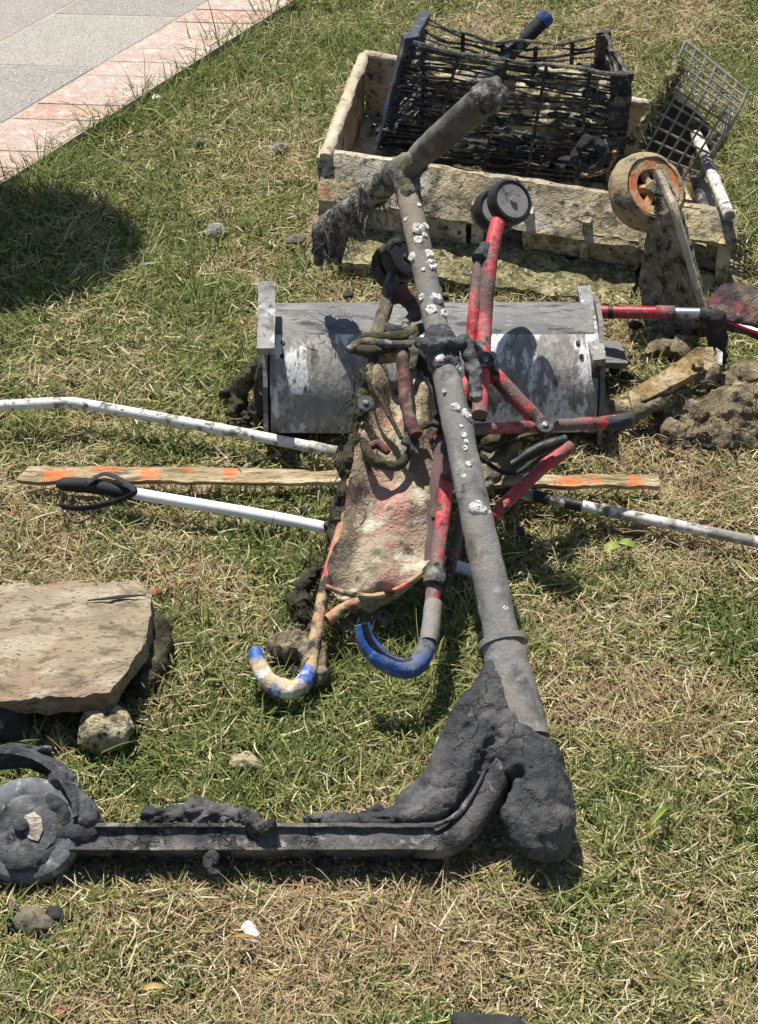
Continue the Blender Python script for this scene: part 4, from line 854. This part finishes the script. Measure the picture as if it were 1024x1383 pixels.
for k, (chs, mt, nm, lb) in enumerate((
    ([[(Y(655, 172, 3.17), .010), (Y(680, 180, 3.16), .014), (Y(700, 184, 3.16), .012), (Y(722, 192, 3.16), .009)], [(Y(668, 196, 3.16), .012), (Y(700, 200, 3.15), .013)]], m_mud, 'mud_lump', 'grey mud lump caught on the front of the black crate'),
    ([[(Y(720, 130, 3.24), .03), (Y(765, 135, 3.24), .035), (Y(810, 140, 3.22), .028)], [(Y(740, 165, 3.2), .03), (Y(790, 170, 3.2), .028)], [(Y(630, 112, 3.27), .024), (Y(590, 105, 3.27), .022)], [(Y(745, 110, 3.26), .03), (Y(800, 118, 3.25), .03)]], m_tan, 'dirt_heap', 'tan clotted dirt inside the black crate'),
    ([[(Y(530, 190, 3.22), .03), (Y(600, 200, 3.2), .03), (Y(680, 215, 3.18), .03), (Y(760, 225, 3.15), .03), (Y(815, 228, 3.13), .025)]], m_blackclod, 'mud_heap', 'black mud filling the bottom of the slatted crate'))):
    mk(nm, clay(chs, .005, ((.012, 34), (.010, 90), (.004, 220)), 60 + k, 1), mt, label=lb, cat='mud')
for k in range(44):                               # clots of mud stuck between the slats
    u, v = rs.random(), rs.random() ** 1.5; p = (c_fl * (1 - u) + c_fr * u) * (1 - v) + (c_FL * (1 - u) + c_FR * u) * v + np.array([0, rs.uniform(-.002, .03), 0]); q = p + np.array([rs.uniform(.015, .05), 0, rs.uniform(-.008, .004)])
    mk('mud_clot', clay([[(p, rs.uniform(.004, .008)), ((p + q) / 2, rs.uniform(.006, .011)), (q, .004)]], .004, ((.007, 70), (.004, 170)), 200 + k, 1), m_blackclod if k % 3 else m_weed, cr)
tc = Y(797, 208, 3.06); ang = np.linspace(0, 2 * math.pi, 25)
mk('rubber_ring', warp(tube([tc + np.array([.024 * math.cos(a), .010 * math.sin(a), .022 * math.sin(a)]) for a in ang], .0085, 60, 10, .005, 80, cap=False), .006, 50, 2), m_blackclod, label='muddy black rubber ring inside the slatted crate', cat='ring')
mk('rust_hoop', tube([tc + np.array([.044 * math.cos(a), -.004, .036 * math.sin(a) - .004]) for a in np.linspace(4.4, 6.6, 16)], .0038, 30, 8, .002, 60), m_rust, label='curved rusty hoop below the rubber ring', cat='hoop')
bt_ = thing('capped_tube', dn(P(700, 60, .2), 0), 'black tube with blue end cap sticking out behind the crate', 'tube')
q0, q1 = Y(672, 90, 3.36), Y(737, 24, 3.42); ax = nrm(q1 - q0); LL = np.linalg.norm(q1 - q0)
mk('shaft', tube([q0 - ax * .1, q0 + ax * LL * .62], .014, 20, 14, .003, 60), m_crust, bt_)
mk('grip', tube([q0 + ax * LL * .55, q0 + ax * LL * .9], .0145, 4, 16), m_grip, bt_)
mk('cap', lathe([(.0001, .0), (.0155, .0), (.0165, .004), (.0165, .016), (.014, .020), (.007, .021), (.006, .017), (.0001, .017)], q0 + ax * LL * .9, ax, 24, False), m_blue, bt_, label='bright blue end cap')

# ------------------------------------------------------------------ wire basket
bk = thing('wire_basket', dn(P(930, 200, 0), 0), 'grey wire mesh basket tipped on edge at the right end of the tray', 'basket')
A, B_, Cc, D = P(848, 216, .13), P(922, 72, .34), P(1006, 140, .29), P(938, 246, .10)
bn = nrm(np.cross(B_ - A, D - A)); bn = bn if bn[1] > 0 else -bn
def bsurf(u, v):                                  # u along the basket, v across; the far end curls back
    p = A * (1 - u) * (1 - v) + B_ * u * (1 - v) + Cc * u * v + D * (1 - u) * v
    k = max(0, u - .72) / .28; return p + bn * (.055 * k * k)
for i in range(7):
    v = i / 6; mk('wire', tube([bsurf(u, v) for u in np.linspace(0, 1, 12)], .0021 if 0 < i < 6 else .0032, 24, 6), m_wire, bk)
us = list(np.linspace(0, .72, 7)) + list(np.linspace(.77, 1, 7))
for i, u in enumerate(us):
    mk('wire', tube([bsurf(u, v) for v in np.linspace(0, 1, 5)], .0021 if i < len(us) - 1 else .0032, 8, 6), m_wire, bk)
for i in range(7):                                # the lower side, running back from the front edge
    w = i / 6 * .10; mk('wire', tube([bsurf(u, 1) + bn * w for u in np.linspace(0, .72, 6)], .002, 10, 6), m_wire, bk)
for u in np.linspace(0, .72, 10): mk('wire', tube([bsurf(u, 1), bsurf(u, 1) + bn * .10], .002, 2, 6), m_wire, bk)
mk('dark_lining', warp(slab(bsurf(0, .02) + bn * .06, bsurf(0, 1) + bn * .05, bsurf(.40, .86) + bn * .08, bsurf(.55, .04) + bn * .08, bn * .02, 24, 24), .012, 30, 5), m_blackclod, bk, label='black lining inside the basket')  # rough dark sheet set behind the wires of the lower left part
mk('weed_tuft', clay([[(bsurf(.66, .0), .010), (bsurf(.78, .02), .012), (bsurf(.9, .04), .008)], [(bsurf(.3, -.03), .008), (bsurf(.55, -.03), .009)]], .005, ((.016, 60), (.008, 150)), 3, 1), m_moss, bk, label='green weed on the top of the basket')
mk('weed_strands', strands([bsurf(.15, -.03), bsurf(.5, 0), bsurf(.75, .06), bsurf(.92, .1)], 260, .022, .0008, 8, .3, .009), m_moss, bk, kind='stuff')
mk('side_mud', clay([[(bsurf(.05, .98) + bn * .05, .02), (bsurf(.3, 1) + bn * .06, .018), (bsurf(.5, 1.0) + bn * .04, .010)]], .006, ((.010, 50), (.005, 120)), 4, 2), m_weed_pale, bk)
rp = thing('white_rail', dn(P(965, 230, 0), 0), 'white painted rail on the right side of the tray', 'rail')
mk('shaft', tube([P(928, 152, .17), P(955, 218, .155), P(985, 292, .14)], .0105, 24, 14, .001, 60), m_white_dirty, rp)
mk('grey_bar', tube([P(936, 238, .12), P(956, 290, .11)], .008, 10, 10, .002, 60), m_crust, label='short grey muddy bar beside the white rail', cat='bar')

# ------------------------------------------------------------------ second scooter with the orange wheel
s2 = thing('orange_wheel_scooter', dn(P(905, 400, 0), 0), 'crusted scooter standing on its nose against the tray, orange spoked wheel up', 'scooter')
oc = P(880, 255, .235); oa = nrm(np.array([.40, -.60, .69]))
ow = mk('wheel', warp(tyre(.066, .054, oc - oa * .016, oa, 44, .74), .004, 50, 4), m_tantyre, s2)
hub = mk('hub', lathe([(.049, -.012), (.053, .004), (.048, .015), (.032, .013), (.030, -.010)], oc - oa * .006, oa, 40), m_orange, ow, label='orange hub ring')
u_, w_, _ = frame(oa)
mk('hub_centre', disc(.013, .026, oc - oa * .004, oa, 20, .2), m_tantyre, ow)
for k in range(5):
    a = k * 2 * math.pi / 5 + .3; d = u_ * math.cos(a) + w_ * math.sin(a)
    mk('spoke', tube([oc + d * .008 - oa * .004, oc + d * .040 - oa * .006], [.0085, .0065], 8, 8, .001, 80), m_orange, ow)
mk('wheel_back', disc(.036, .004, oc - oa * .026, oa, 24), m_blackclod, ow)
pl = [(884, 232, .275), (897, 262, .25), (908, 288, .235), (948, 425, .085), (952, 455, .03), (905, 452, .01), (872, 440, .01), (862, 385, .075), (872, 325, .16), (884, 296, .205), (882, 262, .245)]
PV = np.array([P(*p) for p in pl])
pn = nrm(np.cross(PV[3] - PV[2], PV[7] - PV[2])); pn = pn if pn[1] < 0 else -pn
mk('deck', filled(PV, -pn * .022, amp=.005, seed=3), m_plate, s2, angle=60)
edge = [PV[0] + (.004, 0, 0), PV[1] + (.005, 0, 0), PV[2] + (.005, 0, 0), (PV[2] + PV[3]) / 2 + (.005, 0, 0), PV[3] + (.005, 0, 0)]
mk('deck_edge', tube(edge, [.006, .0075, .0065, .006, .006], 40, 8, .0012, 70, 3, flat=(1, 1.3)), m_plate_edge, s2, label='pale bare edge of the deck')

# ------------------------------------------------------------------ red tube and saddle, rusty arm, mud heap at right
rt = thing('red_tube_saddle', dn(P(950, 440, 0), 0), 'glossy red tube with chrome end joined to a dusty red saddle', 'saddle')
mk('tube', tube([P(795, 421, .11), P(912, 423, .115)], .0105, 2, 20), m_redglossy, rt)
mk('tape_band', tube([P(821, 421.5, .1108), P(828, 421.6, .1111)], .0112, 2, 18), m_black, rt)
mk('sleeve', tube([P(886, 422, .1135), P(912, 423, .115)], .0118, 4, 20), m_red_dirty, rt)
mk('chrome_sleeve', tube([P(910, 423, .115), P(952, 424, .117)], .0095, 2, 20), m_chrome, rt)
mk('joint', clay([[(P(950, 424, .117), .012), (P(966, 430, .11), .017), (P(968, 455, .07), .017), (P(972, 485, .02), .016)]], .005, ((.006, 60), (.003, 140)), 5), m_blackclod, rt)
sd = [(958, 402, .12), (968, 388, .135), (990, 380, .145), (1014, 384, .145), (1030, 400, .14), (1050, 440, .12), (1030, 446, .10), (1000, 436, .10), (972, 428, .105), (960, 416, .11)]
SVp = np.array([P(*p) for p in sd])
mk('saddle_top', filled(SVp, (0, .006, -.024), amp=.005, seed=7), m_saddle, rt, angle=60)
mk('saddle_rim', tube([P(972, 430, .10), P(1000, 440, .094), P(1035, 452, .094)], .005, 12, 8, .001, 60), m_redglossy, rt)
ra = thing('rusty_iron_arm', dn(P(900, 520, 0), 0), 'rusty ochre iron arm with bolted hinge plate in the mud at right', 'iron arm')
mk('arm', warp(slab(P(852, 560, .035), P(935, 516, .06), P(925, 492, .07), P(848, 540, .045), -.022, 14, 5), .002, 40, 3), m_rust, ra, smooth=False)
mk('hinge_plate', warp(filled([P(a, b, z) for a, b, z in ((922, 500, .06), (925, 482, .075), (940, 470, .085), (962, 468, .085), (970, 488, .07), (968, 502, .06), (945, 518, .055))], (0, .01, -.02), amp=.002), .001, 40), m_rust, ra)
mk('hinge_tab', warp(slab(P(966, 470, .085), P(976, 476, .08), P(975, 494, .07), P(968, 492, .065), .006, 3, 3), .001, 60), m_white_dirty, ra)
mk('bolt', join(disc(.0095, .012, P(943, 492, .082), (0, -.5, .8), 6, .1), disc(.013, .004, P(943, 493, .076), (0, -.5, .8), 18)), m_rust, ra)
mk('arm_mud', clay([[(P(858, 556, .045), .012), (P(885, 545, .05), .010), (P(905, 538, .045), .012), (P(925, 528, .045), .009)], [(P(968, 500, .06), .010), (P(950, 515, .055), .012)]], .004, ((.008, 55), (.005, 140)), 6, 1), m_weed_pale, ra)
mk('socket_tube', tube([P(812, 556, .03), P(866, 550, .04)], .016, 12, 16, .0015, 60), m_rust, ra)
heap = [[(P(870, 540, .012), .020), (P(905, 548, .018), .026), (P(945, 560, .02), .032), (P(990, 560, .025), .035), (P(1035, 550, .03), .038), (P(1090, 550, .03), .04)],
        [(P(968, 515, .03), .024), (P(1000, 512, .035), .028), (P(1035, 515, .035), .03)], [(P(905, 590, .0), .02), (P(960, 592, .005), .024), (P(1010, 590, .005), .024)],
        [(P(1000, 540, .045), .016), (P(1030, 535, .05), .018)], [(P(925, 470, .02), .02), (P(900, 465, .01), .018), (P(875, 480, .01), .014)]]
mk('mud_heap', clay(heap, .0065, ((.024, 22), (.014, 60), (.006, 160)), 90, 1), m_weed_pale, label='weedy heap of grey-green mud at the right edge', cat='mud')
mk('weed_on_heap', join(strands([P(880, 530, .04), P(930, 545, .05), P(985, 545, .06), P(1060, 540, .06)], 90, .03, .0010, 9, .8, .022), strands([P(890, 590, .02), P(960, 590, .03), P(1030, 590, .03)], 60, .03, .0010, 10, .8, .02)), m_weed_pale, label='tangled pale weed over the mud heap', cat='weed', kind='stuff')
mk('brick_crumb', ico(P(1010, 578, .026), (.008, .006, .005), 2, .003, 80, 3), m_brickbit, label='orange crumb in the mud heap at right', cat='brick crumb')

# ------------------------------------------------------------------ small things in the grass
small = [('mud_clod', (52, 1250), (.024, .020, .014), m_clod, 'brown mud clod below the scooter\'s rear wheel', 'mud', 3), ('mud_clod', (72, 1240), (.010, .010, .012), m_blackclod, 'dark mud bit on the right of the brown clod', 'mud', 2),
         ('mud_clod', (20, 1222), (.007, .006, .006), m_greyclod, 'tiny grey mud bit above left of the brown clod', 'mud', 2),
         ('shell', (339, 1259), (.014, .010, .0065), m_shell, 'small white shell on the dry grass near the bottom', 'shell', 3), ('flint', (330, 1030), (.022, .016, .010), m_stone, 'flat pale stone sunk in the grass above the scooter deck', 'stone', 3),
         ('brick_crumb', (210, 803), (.008, .006, .006), m_brickbit, 'orange brick crumb at the corner of the board', 'brick crumb', 2), ('brick_crumb', (80, 1370), (.012, .006, .005), m_brickbit, 'orange brick crumb at the bottom left', 'brick crumb', 2),
         ('mud_clod', (293, 312), (.022, .018, .012), m_greyclod, 'grey clod on the grass left of the tray', 'mud', 3), ('mud_clod', (268, 197), (.010, .008, .014), m_greyclod, 'small upright grey clod near the path', 'mud', 2),
         ('mud_clod', (378, 200), (.020, .012, .008), m_greyclod, 'pale grey clod between path and tray', 'mud', 2),
         ('mud_clod', (398, 326), (.022, .012, .008), m_clod, 'brown smear of mud beside the muddy lower grip', 'mud', 2), ('pebble', (211, 133), (.010, .008, .008), m_shell, 'white pebble at the edge of the bricks', 'pebble', 2),
         ('mud_clod', (700, 720), (.014, .012, .008), m_blackclod, 'dark bit right of the stem below the white pole', 'mud', 2), ('mud_clod', (668, 1398), (.055, .022, .024), m_blackclod, 'black lump cut off by the bottom edge', 'mud', 3),  # two plain dark lumps: right of the stem and at the bottom edge
         ('mud_clod', (240, 1160), (.008, .006, .006), m_blackclod, 'black crumb just below the scooter deck', 'mud', 2), ('pebble', (172, 1385), (.006, .005, .005), m_greyclod, 'grey pebble by the bottom left edge', 'pebble', 2),
         ('mud_clod', (410, 690), (.006, .006, .005), m_blackclod, 'black crumb beside the white cane', 'mud', 2)]
for k, (nm, (a, b), r, mt, lb, ct, sub) in enumerate(small):
    mk(nm, ico(P(a, b, r[2] * .35 + .006), r, sub + 1, min(r) * 1.0, .55 / min(r), 10 + k, rot=k * .7), mt, label=lb, cat=ct)
def leaf(px, py, L, w, ang, z, m, name, lb):
    V = []; F = []; n = 8
    c = P(px, py, z); u = np.array([math.cos(ang), math.sin(ang), 0]); v = np.array([-u[1], u[0], 0])
    for i in range(n + 1):
        t = i / n; hw = w * math.sin(math.pi * (t * .94 + .03)) ** .8
        for s in (-1, 0, 1): V.append(c + u * L * (t - .5) + v * hw * s + np.array([0, 0, .006 * math.sin(math.pi * t) + .003 * abs(s)]))
    for i in range(n):
        for s in (0, 1): F.append((i * 3 + s, i * 3 + 3 + s, i * 3 + 4 + s, i * 3 + 1 + s))
    V = np.array(V); nV = len(V); V = np.concatenate([V, V - (0, 0, .0008)]); F = F + [tuple(i + nV for i in f[::-1]) for f in F]
    mk(name, (V, F), m, label=lb, cat='leaf')
leaf(828, 742, .034, .009, .5, .03, m_leaf, 'leaf', 'yellow-green leaf on the grass below the scraped white pole')
leaf(846, 738, .028, .008, -.4, .03, m_leaf, 'leaf', 'lime leaf touching the yellow-green leaf, on its right')
leaf(209, 1338, .030, .004, .1, .02, m_dryleaf, 'leaf', 'dry straw-coloured leaf near the bottom left')
leaf(330, 1270, .040, .0025, -.05, .02, m_dryleaf, 'leaf', 'thin dry leaf beside the white shell')
leaf(890, 1105, .05, .004, .9, .03, m_leaf, 'leaf', 'long green blade leaf right of the front wheel')

# invented ball tree out of view at left, added to cast the round shadow
tip = P(30, 340); hgt = 1.45; tb = tip[:2] - np.array([SH.x, SH.y]) * (hgt / math.tan(SUN_EL))
bt2 = thing('shadow_caster_tree', [tb[0], tb[1], 0], 'unseen clipped ball tree added to cast the round shadow at left', 'shadow caster')
m_bark = M('grey_bark', srgb(110, 98, 82), srgb(84, 74, 62), 30, [], .95, ((60, .004),))
m_lv = M('evergreen_leaves', srgb(66, 88, 40), srgb(48, 70, 34), 12, [(srgb(92, 112, 52), 30, .6, .06)], .5, ())
mk('trunk', tube([(tb[0], tb[1], -.02), (tb[0] + .01, tb[1], .6), (tb[0], tb[1], hgt)], [.022, .018, .012], 16, 10, .003, 30), m_bark, bt2)
rg = np.random.default_rng(5); nl = 18000; dd = rg.normal(size=(nl, 3)); dd /= np.linalg.norm(dd, axis=1)[:, None]; rr_ = .198 * rg.random(nl) ** (1 / 3.2) * rg.uniform(.92, 1.06, nl)
cen = dd * rr_[:, None] * np.array([1.05, 1, .92]) + np.array([tb[0], tb[1], hgt]); Vl = []; Fl = []
t1 = rg.normal(size=(nl, 3)); t1 -= dd * (t1 * dd).sum(1)[:, None] * .4; t1 /= np.linalg.norm(t1, axis=1)[:, None]; t2 = np.cross(dd, t1); t2 /= np.linalg.norm(t2, axis=1)[:, None]
Vl = np.stack([cen - t1 * .020, cen + t2 * .010, cen + t1 * .020, cen - t2 * .010], 1).reshape(-1, 3); Fl = [(4 * i, 4 * i + 1, 4 * i + 2, 4 * i + 3) for i in range(nl)]
mk('crown', (Vl, Fl), m_lv, bt2, smooth=False)

# ------------------------------------------------------------------ grass last: it makes room for what lies on it
press(d0, d1, .045, .25); press(RW, RW, .07, .2); press(W, W, .075, .22)
press(P(722, 1150), P(722, 1150), .04, .2)
press(P(0, 548), P(455, 612), .02, .55); press(P(90, 655), P(640, 770), .016, .4); press(P(704, 668), P(1100, 750), .016, .45)
press(P(25, 645), P(890, 655), .022, .12)
press(P(-150, 905), P(150, 905), .075, .5); press(P(144, 985), P(144, 985), .03, .2)
press((xl + .06, 2.53), (xr - .06, 2.53), .11, 0.0)
fl2, fr2, bl2, br2 = FL[:2], FR[:2], BLc[:2], BR[:2]
for t in np.linspace(0.08, .95, 8): press(fl2 + (bl2 - fl2) * t, fr2 + (br2 - fr2) * t, .05, 0.0)
press(fl2 + FVv[:2] * .03, fr2 + FVv[:2] * .03, .045, .35)
for (a, b, z, r) in ((940, 560, 0, .06), (1000, 540, 0, .06), (880, 545, 0, .04)): press(P(a, b), P(a, b), r, .25)
for k, (nm, (a, b), r, *_rest) in enumerate(small): press(P(a, b), P(a, b), max(r[0], r[1]) * 1.1, .4)
press(P(385, 900), P(420, 880), .04, .4); press(P(520, 780), P(520, 640), .06, .4)
rc = np.random.default_rng(12); crumbs = []
for (a, b, sx, sy, n) in ((430, 1165, 260, 14, 26), (330, 560, 40, 30, 30), (840, 480, 60, 30, 40), (60, 1240, 40, 20, 14), (640, 640, 60, 50, 30), (920, 600, 70, 20, 30), (400, 880, 40, 30, 20), (600, 400, 160, 12, 30)):
    for _ in range(n):
        r = rc.gamma(3, .0012) + .001; p = P(a + rc.normal(0, sx * .6), b + rc.normal(0, sy * .6), .006 + rc.uniform(0, .012)); crumbs.append(ico(p, (r * rc.uniform(.8, 1.6), r, r * .8), 1, r * .5, 200, int(rc.integers(0, 99)), rot=rc.uniform(0, 3)))
mk('mud_crumbs', join(*crumbs), m_blackclod, label='scattered crumbs of dark mud in the grass', cat='mud', kind='stuff', base=(0, 0, 0))
make_grass()
